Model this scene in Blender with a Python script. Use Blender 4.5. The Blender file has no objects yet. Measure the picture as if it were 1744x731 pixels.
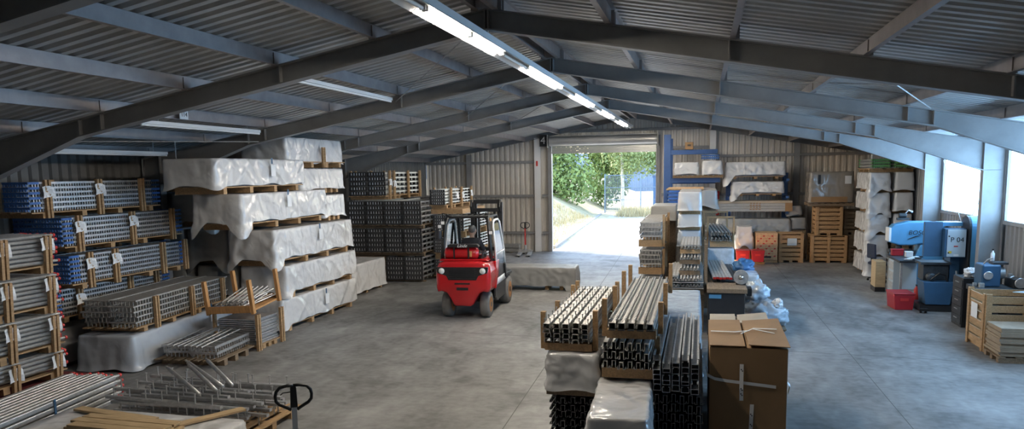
import bpy, math, random
from mathutils import Vector, Matrix, noise as mnoise
random.seed(7)
PI = math.pi
SC = bpy.context.scene
COL = SC.collection
R = math.radians

# ------------------------------------------------------------------ camera
W_, H_ = 1744.0, 731.0
F_, YAW, PITCH, ROLL, CX, CY = 1267.2, .2482, .1275, -.017, 872.0, 455.0
CAMH = 3.2
_fw = Vector((-math.sin(YAW)*math.cos(PITCH), math.cos(YAW)*math.cos(PITCH), -math.sin(PITCH)))
_r = Vector((math.cos(YAW), math.sin(YAW), 0)); _u = _r.cross(_fw)
_r2 = math.cos(ROLL)*_r + math.sin(ROLL)*_u
_u2 = _r2.cross(_fw)
cam_d = bpy.data.cameras.new('camera'); cam = bpy.data.objects.new('camera', cam_d); COL.objects.link(cam)
cam.matrix_world = Matrix(((_r2.x, _u2.x, -_fw.x, 0), (_r2.y, _u2.y, -_fw.y, 0), (_r2.z, _u2.z, -_fw.z, CAMH), (0, 0, 0, 1)))
cam_d.sensor_width = 36; cam_d.lens = F_*36/W_; cam_d.sensor_fit = 'HORIZONTAL'
cam_d.shift_y = (CY - H_/2)/W_; cam_d.clip_end = 500
SC.camera = cam

# ------------------------------------------------------------------ materials
def mat(name, col, rough=.6, metal=0.0, vary=0.0, vscale=8.0, stretch=(1, 1, 1), bump=0.0, bscale=30.0, col2=None,
        emit=None, estr=0.0, trans=0.0, spec=.5, coat=0.0, detail=4.0, alpha=1.0):
    m = bpy.data.materials.new(name); m.use_nodes = True
    nt = m.node_tree; b = nt.nodes['Principled BSDF']; L = nt.links.new
    b.inputs['Base Color'].default_value = (*col, 1); b.inputs['Roughness'].default_value = rough
    b.inputs['Metallic'].default_value = metal; b.inputs['Specular IOR Level'].default_value = spec
    b.inputs['Transmission Weight'].default_value = trans; b.inputs['Coat Weight'].default_value = coat
    b.inputs['Alpha'].default_value = alpha
    if emit: b.inputs['Emission Color'].default_value = (*emit, 1); b.inputs['Emission Strength'].default_value = estr
    if vary or bump or col2:
        tc = nt.nodes.new('ShaderNodeTexCoord'); mp = nt.nodes.new('ShaderNodeMapping'); mp.inputs['Scale'].default_value = stretch
        L(tc.outputs['Object'], mp.inputs['Vector'])
        if vary or col2:
            n = nt.nodes.new('ShaderNodeTexNoise'); n.inputs['Scale'].default_value = vscale; n.inputs['Detail'].default_value = detail
            n.inputs['Roughness'].default_value = .6
            L(mp.outputs[0], n.inputs['Vector'])
            rp = nt.nodes.new('ShaderNodeValToRGB'); rp.color_ramp.elements[0].position = .3; rp.color_ramp.elements[1].position = .7
            c2 = col2 or tuple(min(1, c*(1+vary)) for c in col); c1 = col if col2 else tuple(c*(1-vary) for c in col)
            rp.color_ramp.elements[0].color = (*c1, 1); rp.color_ramp.elements[1].color = (*c2, 1)
            L(n.outputs['Fac'], rp.inputs['Fac']); L(rp.outputs['Color'], b.inputs['Base Color'])
        if bump:
            n2 = nt.nodes.new('ShaderNodeTexNoise'); n2.inputs['Scale'].default_value = bscale; n2.inputs['Detail'].default_value = 3
            L(mp.outputs[0], n2.inputs['Vector'])
            bp = nt.nodes.new('ShaderNodeBump'); bp.inputs['Strength'].default_value = bump; bp.inputs['Distance'].default_value = .02
            L(n2.outputs['Fac'], bp.inputs['Height']); L(bp.outputs['Normal'], b.inputs['Normal'])
    return m

M = {}
M['steel_grey'] = mat('grey_painted_steel', (.27, .268, .265), .5, vary=.12, vscale=3)
M['galv'] = mat('galvanised_steel', (.56, .565, .57), .42, .75, vary=.18, vscale=14)
M['galv_dull'] = mat('dull_galvanised_steel', (.42, .42, .41), .5, .45, vary=.2, vscale=18)
M['galv_warm'] = mat('warm_galvanised_steel', (.46, .45, .43), .5, .35, vary=.18, vscale=14)
M['dark_steel'] = mat('dark_raw_steel', (.17, .17, .175), .5, .4, vary=.25, vscale=10)
M['dark_end'] = mat('dark_end_plate_steel', (.075, .075, .078), .5, .4, vary=.25, vscale=10)
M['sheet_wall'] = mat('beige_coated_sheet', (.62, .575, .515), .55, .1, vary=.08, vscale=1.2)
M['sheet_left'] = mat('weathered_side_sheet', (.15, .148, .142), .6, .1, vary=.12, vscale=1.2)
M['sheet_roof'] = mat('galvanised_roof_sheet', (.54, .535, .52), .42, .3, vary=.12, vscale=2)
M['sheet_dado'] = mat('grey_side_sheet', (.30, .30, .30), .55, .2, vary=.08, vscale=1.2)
M['purlin'] = mat('galvanised_purlin', (.36, .325, .315), .45, .45, vary=.12, vscale=5)
M['shutter'] = mat('roller_shutter_steel', (.50, .50, .49), .35, .6, vary=.06, vscale=2)
M['white_metal'] = mat('white_enamelled_metal', (.78, .78, .77), .35)
M['reflector'] = mat('lamp_reflector_enamel', (.42, .42, .41), .4)
M['lamp_on'] = mat('lit_lamp_tube', (1, 1, 1), .4, emit=(1, .90, .765), estr=290)
M['lamp_off'] = mat('unlit_lamp_tube', (.85, .85, .83), .3)
M['added_glow'] = mat('added_lamp_lens', (1, .8, .5), .3, emit=(1, .62, .3), estr=60)  # glow of the added lamp by the gable crates, its source unknown
M['window'] = mat('daylit_corrugated_polycarbonate', (.55, .62, .70), .35, emit=(.36, .65, 1.0), estr=8.5)
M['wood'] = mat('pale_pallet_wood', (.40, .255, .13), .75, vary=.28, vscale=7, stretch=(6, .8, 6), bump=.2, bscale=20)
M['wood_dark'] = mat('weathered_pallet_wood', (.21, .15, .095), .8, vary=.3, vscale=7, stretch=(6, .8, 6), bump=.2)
M['wood_orange'] = mat('orange_stained_wood', (.52, .27, .10), .7, vary=.25, vscale=7, stretch=(5, 5, .8), bump=.2)
M['plank'] = mat('fresh_timber_plank', (.50, .36, .20), .7, vary=.25, vscale=6, stretch=(.7, 7, 7), bump=.15)
M['plywood'] = mat('plywood_sheet', (.30, .235, .165), .7, vary=.2, vscale=5)
M['paper'] = mat('white_paper', (.78, .80, .82), .7)
M['card'] = mat('brown_cardboard', (.29, .175, .085), .8, vary=.1, vscale=2.5)
M['card_pale'] = mat('pale_cardboard', (.42, .36, .28), .8, vary=.1, vscale=2.5)
M['tape'] = mat('white_parcel_tape', (.80, .80, .78), .4)
M['ink'] = mat('black_print', (.02, .02, .02), .6)
M['blue_paint'] = mat('blue_painted_steel', (.03, .085, .24), .4, vary=.1, vscale=4)
M['blue_cap'] = mat('bright_blue_paint', (.045, .14, .42), .45, vary=.15, vscale=9)
M['red_cap'] = mat('red_plastic_cap', (.55, .03, .025), .5)
M['red'] = mat('forklift_red_paint', (.48, .012, .016), .25, coat=.4, vary=.05, vscale=3)
M['red_plastic'] = mat('red_plastic_bin', (.36, .012, .018), .45)
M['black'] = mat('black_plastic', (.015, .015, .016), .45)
M['black_steel'] = mat('black_painted_steel', (.022, .022, .024), .38, vary=.2, vscale=6)
M['rubber'] = mat('grey_solid_tyre_rubber', (.17, .165, .155), .85, vary=.2, vscale=8)
M['rim'] = mat('rusty_orange_rim', (.36, .16, .05), .6, vary=.3, vscale=12)
M['chrome'] = mat('polished_steel', (.75, .75, .75), .2, 1.0)
M['machine'] = mat('machine_blue_paint', (.10, .30, .50), .4, vary=.06, vscale=3)
M['machine_dark'] = mat('dark_machine_blue_paint', (.035, .10, .19), .42, vary=.1, vscale=3)
M['machine_pale'] = mat('pale_machine_panel', (.50, .60, .66), .4)
M['iron'] = mat('oily_cast_iron', (.055, .06, .065), .5, .5, vary=.3, vscale=9)
M['grey_pole'] = mat('grey_enamelled_pole', (.62, .64, .65), .35)
M['yellow'] = mat('yellow_sticker', (.75, .5, .05), .5)
M['skin'] = mat('skin', (.50, .30, .22), .55)
M['hair'] = mat('grey_hair', (.20, .18, .165), .8, vary=.25, vscale=60, bump=.4, bscale=120)
M['shirt'] = mat('dark_workwear_cloth', (.030, .032, .038), .85, vary=.2, vscale=30)
M['seat_cloth'] = mat('navy_seat_cloth', (.02, .03, .06), .8)
M['blue_bag'] = mat('blue_plastic_bag', (.05, .15, .33), .35, vary=.2, vscale=6, bump=.5, bscale=12)
M['clear_bag'] = mat('cloudy_plastic_bag', (.46, .53, .60), .22, spec=.6, vary=.2, vscale=6, bump=.6, bscale=10)
M['redboard'] = mat('dark_red_board', (.14, .018, .02), .7, vary=.15, vscale=10)
M['grass_dry'] = mat('dry_grass_blades', (.52, .43, .24), .9, vary=.3, vscale=3)
M['ground_dry'] = mat('dry_grass_ground', (.50, .43, .27), .95, vary=.25, vscale=1.5, bump=.4, bscale=8)
M['leaf'] = mat('bush_leaves', (.22, .30, .10), .7, vary=.5, vscale=1.2)
M['leaf_birch'] = mat('birch_leaves', (.28, .34, .14), .7, vary=.4, vscale=1.5)
M['bark'] = mat('birch_bark', (.65, .62, .56), .8, vary=.35, vscale=6, stretch=(1, 1, 4))
M['concrete_out'] = mat('outdoor_concrete', (.50, .49, .46), .9, vary=.06, vscale=1.5)
M['kerb'] = mat('kerb_stone', (.36, .35, .33), .9, vary=.15, vscale=8)
M['fence'] = mat('blue_grey_fence_wire', (.22, .30, .40), .5)
M['container'] = mat('blue_container_paint', (.05, .16, .40), .5)
M['hill'] = mat('distant_blue_woods', (.10, .14, .20), .95, vary=.3, vscale=.3)

def glass(name, tint, rough=.02):
    m = bpy.data.materials.new(name); m.use_nodes = True; nt = m.node_tree; nt.nodes.clear()
    o = nt.nodes.new('ShaderNodeOutputMaterial'); mx = nt.nodes.new('ShaderNodeMixShader')
    t = nt.nodes.new('ShaderNodeBsdfTransparent'); t.inputs[0].default_value = (*tint, 1)
    g = nt.nodes.new('ShaderNodeBsdfGlossy'); g.inputs['Roughness'].default_value = rough
    fr = nt.nodes.new('ShaderNodeFresnel'); fr.inputs['IOR'].default_value = 1.5
    nt.links.new(fr.outputs[0], mx.inputs[0]); nt.links.new(t.outputs[0], mx.inputs[1]); nt.links.new(g.outputs[0], mx.inputs[2])
    nt.links.new(mx.outputs[0], o.inputs[0]); return m
M['shrink'] = mat('shrink_film_over_card', (.27, .245, .215), .16, vary=.12, vscale=2, bump=.12, bscale=10, coat=.5)
M['osb'] = mat('pale_orange_board', (.62, .42, .24), .7, vary=.2, vscale=14)
M['green_tip'] = mat('green_tipped_paint', (.12, .35, .10), .5)
M['glass'] = glass('cab_glass', (.86, .9, .9))

def film_mat(name, col, rough, strength, scale=2.2):
    m = bpy.data.materials.new(name); m.use_nodes = True; nt = m.node_tree; b = nt.nodes['Principled BSDF']; L = nt.links.new
    b.inputs['Base Color'].default_value = (*col, 1); b.inputs['Roughness'].default_value = rough; b.inputs['Specular IOR Level'].default_value = .65
    tc = nt.nodes.new('ShaderNodeTexCoord'); prev = None; oi = nt.nodes.new('ShaderNodeObjectInfo')
    ml = nt.nodes.new('ShaderNodeMath'); ml.operation = 'MULTIPLY'; ml.inputs[1].default_value = 37; L(oi.outputs['Random'], ml.inputs[0])
    va = nt.nodes.new('ShaderNodeVectorMath'); va.operation = 'ADD'; L(tc.outputs['Object'], va.inputs[0]); L(ml.outputs[0], va.inputs[1])
    for rot, st, sc, dist, ridged in (((.75, .2, .3), (1.0, .28, 1.5), scale*.75, .15, True), ((-.85, .3, -.2), (1.0, .30, 1.4), scale*1.0, .11, True), ((1.45, .1, .1), (1, .35, 1.3), scale*1.5, .05, True), ((0, 0, 0), (1, 1, 1), scale*3.0, .02, False)):
        m1 = nt.nodes.new('ShaderNodeMapping'); m1.inputs['Rotation'].default_value = rot
        mp = nt.nodes.new('ShaderNodeMapping'); mp.inputs['Scale'].default_value = st
        n = nt.nodes.new('ShaderNodeTexNoise'); n.inputs['Scale'].default_value = sc; n.inputs['Detail'].default_value = .8; n.inputs['Distortion'].default_value = .5
        if ridged: n.noise_type = 'RIDGED_MULTIFRACTAL'
        L(va.outputs[0], m1.inputs[0]); L(m1.outputs[0], mp.inputs[0]); L(mp.outputs[0], n.inputs['Vector'])
        bp = nt.nodes.new('ShaderNodeBump'); bp.inputs['Strength'].default_value = strength; bp.inputs['Distance'].default_value = dist*.85
        L(n.outputs['Fac'], bp.inputs['Height'])
        if prev: L(prev.outputs[0], bp.inputs['Normal'])
        prev = bp
    L(prev.outputs[0], b.inputs['Normal']); return m
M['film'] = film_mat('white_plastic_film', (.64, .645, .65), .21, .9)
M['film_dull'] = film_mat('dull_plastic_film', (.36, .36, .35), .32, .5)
M['film_blue'] = film_mat('milky_plastic_film', (.46, .50, .55), .26, .5)
M['tarp'] = film_mat('grey_tarpaulin', (.27, .27, .265), .45, .35)
def floor_material():
    m = bpy.data.materials.new('worn_concrete_floor'); m.use_nodes = True; nt = m.node_tree; b = nt.nodes['Principled BSDF']; L = nt.links.new
    tc = nt.nodes.new('ShaderNodeTexCoord')
    def nz(sc, det, stretch=(1, 1, 1), dist=0, rot=0):
        mp = nt.nodes.new('ShaderNodeMapping'); mp.inputs['Scale'].default_value = stretch; mp.inputs['Rotation'].default_value = (0, 0, rot)
        n = nt.nodes.new('ShaderNodeTexNoise'); n.inputs['Scale'].default_value = sc; n.inputs['Detail'].default_value = det; n.inputs['Distortion'].default_value = dist
        L(tc.outputs['Object'], mp.inputs[0]); L(mp.outputs[0], n.inputs['Vector']); return n
    a = nz(.45, 8, dist=1.2); c = nz(3.2, 9, stretch=(1.0, .45, 1), rot=.35, dist=.8); d = nz(9.0, 8, stretch=(.8, 1.0, 1), dist=.3)
    def math_(op, x, y):
        k = nt.nodes.new('ShaderNodeMath'); k.operation = op
        for i, v in enumerate((x, y)):
            if isinstance(v, (int, float)): k.inputs[i].default_value = v
            else: L(v, k.inputs[i])
        return k.outputs[0]
    wv = nt.nodes.new('ShaderNodeTexWave'); wv.wave_type = 'RINGS'; wv.rings_direction = 'Z'; wv.inputs['Scale'].default_value = .35; wv.inputs['Distortion'].default_value = 9; wv.inputs['Detail'].default_value = 4; wv.inputs['Detail Scale'].default_value = .6
    mpw = nt.nodes.new('ShaderNodeMapping'); mpw.inputs['Location'].default_value = (4, -14, 0); L(tc.outputs['Object'], mpw.inputs[0]); L(mpw.outputs[0], wv.inputs['Vector'])
    s = math_('ADD', math_('MULTIPLY', a.outputs[0], .50), math_('ADD', math_('MULTIPLY', c.outputs[0], .28), math_('MULTIPLY', d.outputs[0], .24)))
    s = math_('ADD', s, math_('MULTIPLY', math_('POWER', wv.outputs['Fac'], 5.0), .035))
    rp = nt.nodes.new('ShaderNodeValToRGB'); e = rp.color_ramp.elements
    e[0].position = .36; e[0].color = (.095, .094, .091, 1); e[1].position = .70; e[1].color = (.345, .344, .34, 1)
    k = e.new(.52); k.color = (.215, .214, .211, 1)
    L(s, rp.inputs[0]); L(rp.outputs[0], b.inputs['Base Color'])
    rr = nt.nodes.new('ShaderNodeMapRange'); rr.inputs[3].default_value = .68; rr.inputs[4].default_value = .42
    L(s, rr.inputs[0]); L(rr.outputs[0], b.inputs['Roughness'])
    b.inputs['Specular IOR Level'].default_value = .4
    return m
M['floor'] = floor_material()

# ------------------------------------------------------------------ mesh helpers
class MB:
    def __init__(s): s.v = []; s.f = []
    def add(s, vs, fs):
        b = len(s.v); s.v += [tuple(v) for v in vs]; s.f += [tuple(i+b for i in f) for f in fs]; return s
    def box(s, x0, y0, z0, x1, y1, z1):
        return s.add([(x0, y0, z0), (x1, y0, z0), (x1, y1, z0), (x0, y1, z0), (x0, y0, z1), (x1, y0, z1), (x1, y1, z1), (x0, y1, z1)],
                     [(0, 3, 2, 1), (4, 5, 6, 7), (0, 1, 5, 4), (1, 2, 6, 5), (2, 3, 7, 6), (3, 0, 4, 7)])
    def cbox(s, c, d): return s.box(c[0]-d[0]/2, c[1]-d[1]/2, c[2]-d[2]/2, c[0]+d[0]/2, c[1]+d[1]/2, c[2]+d[2]/2)
    def beam(s, p, q, w, h, up=(0, 0, 1)):
        p = Vector(p); q = Vector(q); d = (q-p).normalized(); u = Vector(up)
        if abs(d.dot(u)) > .99: u = Vector((0, 1, 0))
        a = d.cross(u).normalized(); u = a.cross(d)
        vs = []
        for e in (p, q):
            for i, j in ((-1, -1), (1, -1), (1, 1), (-1, 1)): vs.append(e + a*(w/2*i) + u*(h/2*j))
        return s.add(vs, [(0, 1, 2, 3), (7, 6, 5, 4), (0, 4, 5, 1), (1, 5, 6, 2), (2, 6, 7, 3), (3, 7, 4, 0)])
    def tube(s, pts, r, n=8, r2=None):
        pts = [Vector(p) for p in pts]; rs = r if isinstance(r, (list, tuple)) else [r]*len(pts)
        if r2 is not None and len(pts) == 2: rs = [r, r2]
        rings = []; prev = None
        for i, p in enumerate(pts):
            d = ((pts[min(i+1, len(pts)-1)]-p).normalized() + (p-pts[max(i-1, 0)]).normalized())
            if d.length < 1e-6: d = Vector((0, 0, 1))
            d.normalize()
            if prev is None:
                a = d.cross(Vector((0, 0, 1)))
                if a.length < .05: a = d.cross(Vector((0, 1, 0)))
            else: a = prev - d*prev.dot(d)
            a.normalize(); prev = a; b = d.cross(a)
            rings.append([p + (a*math.cos(2*PI*k/n) + b*math.sin(2*PI*k/n))*rs[i] for k in range(n)])
        vs = [v for r_ in rings for v in r_]; fs = []
        for i in range(len(rings)-1):
            for k in range(n): fs.append((i*n+k, i*n+(k+1) % n, (i+1)*n+(k+1) % n, (i+1)*n+k))
        fs.append(tuple(range(n))[::-1]); e = (len(rings)-1)*n; fs.append(tuple(range(e, e+n)))
        return s.add(vs, fs)
    def prism(s, poly, lo, hi, axis='y'):
        n = len(poly); f = {'y': lambda a, b, t: (a, t, b), 'x': lambda a, b, t: (t, a, b), 'z': lambda a, b, t: (a, b, t)}[axis]
        vs = [f(a, b, lo) for a, b in poly] + [f(a, b, hi) for a, b in poly]
        fs = [tuple(range(n)), tuple(range(n, 2*n))[::-1]] + [(i, i+n, (i+1) % n+n, (i+1) % n) for i in range(n)]
        return s.add(vs, fs)
    def lathe(s, prof, c=(0, 0, 0), axis='z', n=20):
        vs = []; fs = []
        for r, h in prof:
            for k in range(n):
                a = 2*PI*k/n; x, y = r*math.cos(a), r*math.sin(a)
                p = {'z': (x, y, h), 'x': (h, x, y), 'y': (x, h, y)}[axis]
                vs.append((p[0]+c[0], p[1]+c[1], p[2]+c[2]))
        for i in range(len(prof)-1):
            for k in range(n): fs.append((i*n+k, i*n+(k+1) % n, (i+1)*n+(k+1) % n, (i+1)*n+k))
        fs.append(tuple(range(n))[::-1]); e = (len(prof)-1)*n; fs.append(tuple(range(e, e+n)))
        return s.add(vs, fs)
    def ball(s, c, r, n=12, m=8):
        rx, ry, rz = r if isinstance(r, (tuple, list)) else (r, r, r)
        vs = []; fs = []
        for i in range(m+1):
            t = PI*i/m
            for k in range(n):
                a = 2*PI*k/n; vs.append((c[0]+rx*math.sin(t)*math.cos(a), c[1]+ry*math.sin(t)*math.sin(a), c[2]+rz*math.cos(t)))
        for i in range(m):
            for k in range(n): fs.append((i*n+k, (i+1)*n+k, (i+1)*n+(k+1) % n, i*n+(k+1) % n))
        return s.add(vs, fs)
    def mesh(s, name, m, smooth=False):
        me = bpy.data.meshes.new(name); me.from_pydata(s.v, [], s.f)
        me.materials.append(M[m] if isinstance(m, str) else m)
        if smooth: me.polygons.foreach_set('use_smooth', [True]*len(me.polygons))
        me.update(); return me
    def build(s, name, m, parent=None, smooth=False, bevel=0.0, loc=None, rotz=0):
        return inst(s.mesh(name, m, smooth), name, parent, loc, rotz, bevel)

def inst(me, name, parent=None, loc=None, rotz=0, bevel=0.0):
    o = bpy.data.objects.new(name, me); COL.objects.link(o)
    if parent: o.parent = parent
    if loc is not None: o.location = loc
    if rotz: o.rotation_euler.z = rotz
    if bevel:
        b = o.modifiers.new('bevel', 'BEVEL'); b.width = bevel; b.segments = 2; b.limit_method = 'ANGLE'; b.angle_limit = R(40)
    return o
def tag(o, label=None, cat=None, group=None, kind=None):
    if label: o['label'] = label
    if cat: o['category'] = cat
    if group: o['group'] = group
    if kind: o['kind'] = kind
    return o
def thing(name, label, cat, loc=(0, 0, 0), rotz=0, group=None):
    o = bpy.data.objects.new(name, None); COL.objects.link(o); o.empty_display_size = .1
    o.location = loc; o.rotation_euler.z = rotz
    return tag(o, label, cat, group)
def struct(o, label, cat='structure'): return tag(o, label, cat, kind='structure')
KIDS = {}
def clone(root, loc, rotz=None, label=None, group=None):
    """a copy of a thing with copies of its parts and their sub-parts, sharing mesh data"""
    if root not in KIDS: KIDS[root] = [c for c in bpy.data.objects if c.parent == root]
    r = root.copy(); COL.objects.link(r); r.location = loc
    if rotz is not None: r.rotation_euler.z = rotz
    if label: r['label'] = label
    if group: r['group'] = group
    for ch in KIDS[root]:
        c = ch.copy(); COL.objects.link(c); c.parent = r
        if ch not in KIDS: KIDS[ch] = [g for g in bpy.data.objects if g.parent == ch]
        for g in KIDS[ch]:
            d = g.copy(); COL.objects.link(d); d.parent = c
    return r
ORD = ['first', 'second', 'third', 'fourth', 'fifth', 'sixth', 'seventh', 'eighth', 'ninth', 'tenth', 'eleventh', 'twelfth', 'thirteenth', 'fourteenth', 'fifteenth', 'sixteenth']
def text_mesh(txt, size, m, parent, loc, rot, name='lettering', depth=.001, shear=0):
    cu = bpy.data.curves.new(name, 'FONT'); cu.body = txt; cu.size = size; cu.extrude = depth; cu.shear = shear; cu.align_x = 'CENTER'; cu.align_y = 'CENTER'
    o = bpy.data.objects.new('tmp_text', cu); COL.objects.link(o)
    dg = bpy.context.evaluated_depsgraph_get(); me = bpy.data.meshes.new_from_object(o.evaluated_get(dg))
    bpy.data.objects.remove(o); bpy.data.curves.remove(cu)
    me.materials.clear(); me.materials.append(M[m]); me.name = name
    r = inst(me, name, parent, loc); r.rotation_euler = rot; return r

# ------------------------------------------------------------------ building
XR, XL, XW = -2.51, -11.01, 5.99          # ridge, left wall, right wall
YB, YG = -3.6, 29.25                      # wall behind the camera, gable wall
SL = .183
def zt(d): return 5.13 - SL*abs(d)        # rafter top
def ztop(x): return zt(x-XR) + .20        # underside of roof sheet

fl = MB(); fl.box(XL-.2, YB-.2, -.2, XW+.2, YG+.05, 0); struct(fl.build('floor', 'floor'), 'worn grey concrete hall floor')
jm = mat('floor_joint_filler', (.10, .10, .095), .8)
j = MB()
j.beam((-2.3, 6.5, .0006), (-2.9, 29.0, .0006), .012, .001); j.beam((-6.9, 14.2, .0006), (5.5, 13.2, .0006), .010, .001); j.beam((2.6, 6, .0006), (2.4, 29, .0006), .010, .001)
struct(j.build('trim_1', jm), 'dark expansion joints in the concrete floor')

def corr(a0, a1, pitch=.207, depth=.042, top=.085, bot=.06):
    """profile of a trapezoidal sheet: list of (along, out)"""
    pts = []; n = int((a1-a0)/pitch)+1
    for i in range(n):
        b = a0+i*pitch
        for da, o in ((0, 0), (bot, 0), (bot+(pitch-top-bot)/2, depth), (bot+(pitch-top-bot)/2+top, depth)):
            if b+da <= a1+1e-6: pts.append((b+da, o))
    pts.append((a1, pts[-1][1])); return pts
def sheet(mb, prof, fn0, fn1):
    vs = [fn0(a, o) for a, o in prof] + [fn1(a, o) for a, o in prof]; n = len(prof)
    mb.add(vs, [(i, i+1, n+i+1, n+i) for i in range(n-1)])

# roof
rs = MB(); P = corr(YB, YG+.4)
for s in (-1, 1):
    xe = XR + s*8.7
    sheet(rs, P, lambda a, o: (XR, a, ztop(XR)+.035-o), lambda a, o, xe=xe: (xe, a, ztop(xe)+.035-o))
rs.box(XR-.12, YB, ztop(XR)-.02, XR+.12, YG+.4, ztop(XR)-.012)
struct(rs.build('ceiling', 'sheet_roof'), 'corrugated galvanised roof sheeting on two slopes')

# walls
wl = MB(); P = corr(YB, YG)
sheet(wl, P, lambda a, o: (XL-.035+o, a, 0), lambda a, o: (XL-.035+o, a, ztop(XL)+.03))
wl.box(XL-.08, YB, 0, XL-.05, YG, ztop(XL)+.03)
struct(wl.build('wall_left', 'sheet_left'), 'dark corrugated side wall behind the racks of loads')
wr = MB(); P = corr(YB, YG)
for z0, z1, y0, y1 in ((0, ztop(XW)+.03, YB, 8.9), (0, 2.0, 8.9, 21.2), (3.62, ztop(XW)+.03, 8.9, 21.2), (0, ztop(XW)+.03, 21.2, YG)):
    sheet(wr, corr(y0, y1), lambda a, o, z0=z0: (XW+.035-o, a, z0), lambda a, o, z1=z1: (XW+.035-o, a, z1))
    wr.box(XW+.05, y0, z0, XW+.08, y1, z1)
struct(wr.build('wall_right', 'sheet_dado'), 'corrugated dado wall below the translucent windows')
wb = MB(); wb.prism([(XL, 0), (XW, 0), (XW, ztop(XW)), (XR, ztop(XR)), (XL, ztop(XL))], YB-.1, YB)
struct(wb.build('wall_back', 'sheet_wall'), 'plain end wall of the hall')
DX0, DX1, DZ = -5.70, -1.64, 3.9
wg = MB()
def gz(x): return ztop(x)+.04
for x0, x1, z0 in ((XL, DX0-.14, 0), (DX1+.14, XW, 0), (DX0-.14, DX1+.14, 4.45)):
    P = corr(x0, x1)
    sheet(wg, P, lambda a, o, z0=z0: (a, YG+.035-o, z0), lambda a, o: (a, YG+.035-o, gz(a)))
    xs = sorted({x0, x1, *([XR] if x0 < XR < x1 else [])})
    wg.prism([(x0, z0), (x1, z0)] + [(x, gz(x)) for x in reversed(xs)], YG+.05, YG+.09)
struct(wg.build('wall_gable', 'sheet_wall'), 'beige corrugated gable wall around the big door')

# windows between the columns
FRY = [.78+4.07*i for i in range(-1, 6)]       # portal frames
wn = 0
for i in range(3, len(FRY)-1):
    y0, y1 = FRY[i]+.1, FRY[i+1]-.1
    wn += 1
    root = struct(thing('window_%d' % wn, None, None), 'translucent corrugated window strip in the right wall, %s bay from the camera end' % ORD[wn-1], 'window')
    mb = MB(); sheet(mb, corr(y0, y1, .076, .018, .03, .02), lambda a, o: (XW+.01-o, a, 2.06), lambda a, o: (XW+.01-o, a, 3.60))
    mb.build('pane', 'window', root)
    fr = MB(); fr.box(XW-.06, y0, 1.98, XW+.03, y1, 2.06); fr.box(XW-.06, y0, 3.6, XW+.03, y1, 3.66)
    fr.box(XW-.05, y0, 2.06, XW+.02, y0+.05, 3.6); fr.box(XW-.05, y1-.05, 2.06, XW+.02, y1, 3.6)
    fr.build('frame', 'steel_grey', root)

# portal frames
def flange(mb, pts, t, y, w, side, s):
    for (d0, z0), (d1, z1) in zip(pts, pts[1:]):
        mb.beam((XR+s*d0, y, z0), (XR+s*d1, y, z1), w, t)
for k, y in enumerate(FRY):
    for s in (-1, 1):
        mb = MB()
        top = [(0, 5.13), (8.45, zt(8.45))]; bot = [(0, 4.90), (2.8, 4.385), (6.0, 3.80), (8.05, 3.07)]
        poly = [(XR+s*d, z) for d, z in top] + [(XR+s*d, z) for d, z in reversed(bot)]
        # split the web so each face is convex
        for a, b in (((0, 5.13, 4.90), (2.8, zt(2.8), 4.385)), ((2.8, zt(2.8), 4.385), (6.0, zt(6), 3.80)), ((6.0, zt(6), 3.80), (8.05, zt(8.05), 3.07)), ((8.05, zt(8.05), 3.07), (8.45, zt(8.45), 3.07))):
            mb.prism([(XR+s*a[0], a[2]), (XR+s*b[0], b[2]), (XR+s*b[0], b[1]), (XR+s*a[0], a[1])], y-.006, y+.006)
        flange(mb, top, .016, y, .17, 1, s); flange(mb, bot, .016, y, .17, -1, s)
        for d, e in ((.02, 0), (2.8, 0), (5.63, 0), (6.0, 0), (8.05, 0)):
            zb = 4.90-(4.90-4.385)*d/2.8 if d <= 2.8 else (4.385-(4.385-3.8)*(d-2.8)/3.2 if d <= 6 else 3.8-(3.8-3.07)*(d-6)/2.05)
            mb.beam((XR+s*d, y, zb), (XR+s*d, y, zt(d)), .15, .016, up=(1, 0, 0))
        struct(mb.build('roof_beam', 'steel_grey'), 'grey steel portal rafter on the %s slope, frame %s from the camera end' % ('left' if s < 0 else 'right', ORD[k]), 'beam')
        c = MB(); xi, xo = XR+s*8.05, XR+s*8.45
        c.box(min(xi, xo), y-.006, 0, max(xi, xo), y+.006, 3.075)
        c.beam((xi, y, 0), (xi, y, 3.07), .17, .016, up=(1, 0, 0)); c.beam((xo, y, 0), (xo, y, zt(8.45)), .17, .016, up=(1, 0, 0))
        c.box(min(xi, xo)-.05, y-.12, 0, max(xi, xo)+.0, y+.12, .02)
        struct(c.build('column', 'steel_grey'), 'grey steel column at the %s wall, frame %s from the camera end' % ('left' if s < 0 else 'right', ORD[k]), 'column')

# purlins with cleats
pn = 0
for s in (-1, 1):
    for n_, d in enumerate((.14, 1.48, 2.86, 4.23, 5.60, 6.96, 8.25)):
        mb = MB(); x = XR+s*d; z = zt(d)
        mb.box(x-.004, YB, z+.012, x+.004, YG, z+.19); mb.box(min(x, x+s*.06), YB, z+.184, max(x, x+s*.06), YG, z+.19)
        mb.box(min(x, x-s*.06), YB, z+.010, max(x, x-s*.06), YG, z+.016)
        for y in FRY:
            mb.box(x-s*.012-.006, y-.10, z+.01, x-s*.012+.006, y+.10, z+.17); mb.box(x+s*.03-.02, y-.07, z+.01, x+s*.03+.02, y-.045, z+.16); mb.box(x+s*.03-.02, y+.045, z+.01, x+s*.03+.02, y+.07, z+.16)
        struct(mb.build('roof_purlin', 'purlin'), 'galvanised roof purlin, %s from the ridge on the %s slope' % (ORD[n_], 'left' if s < 0 else 'right'), 'purlin')

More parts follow.
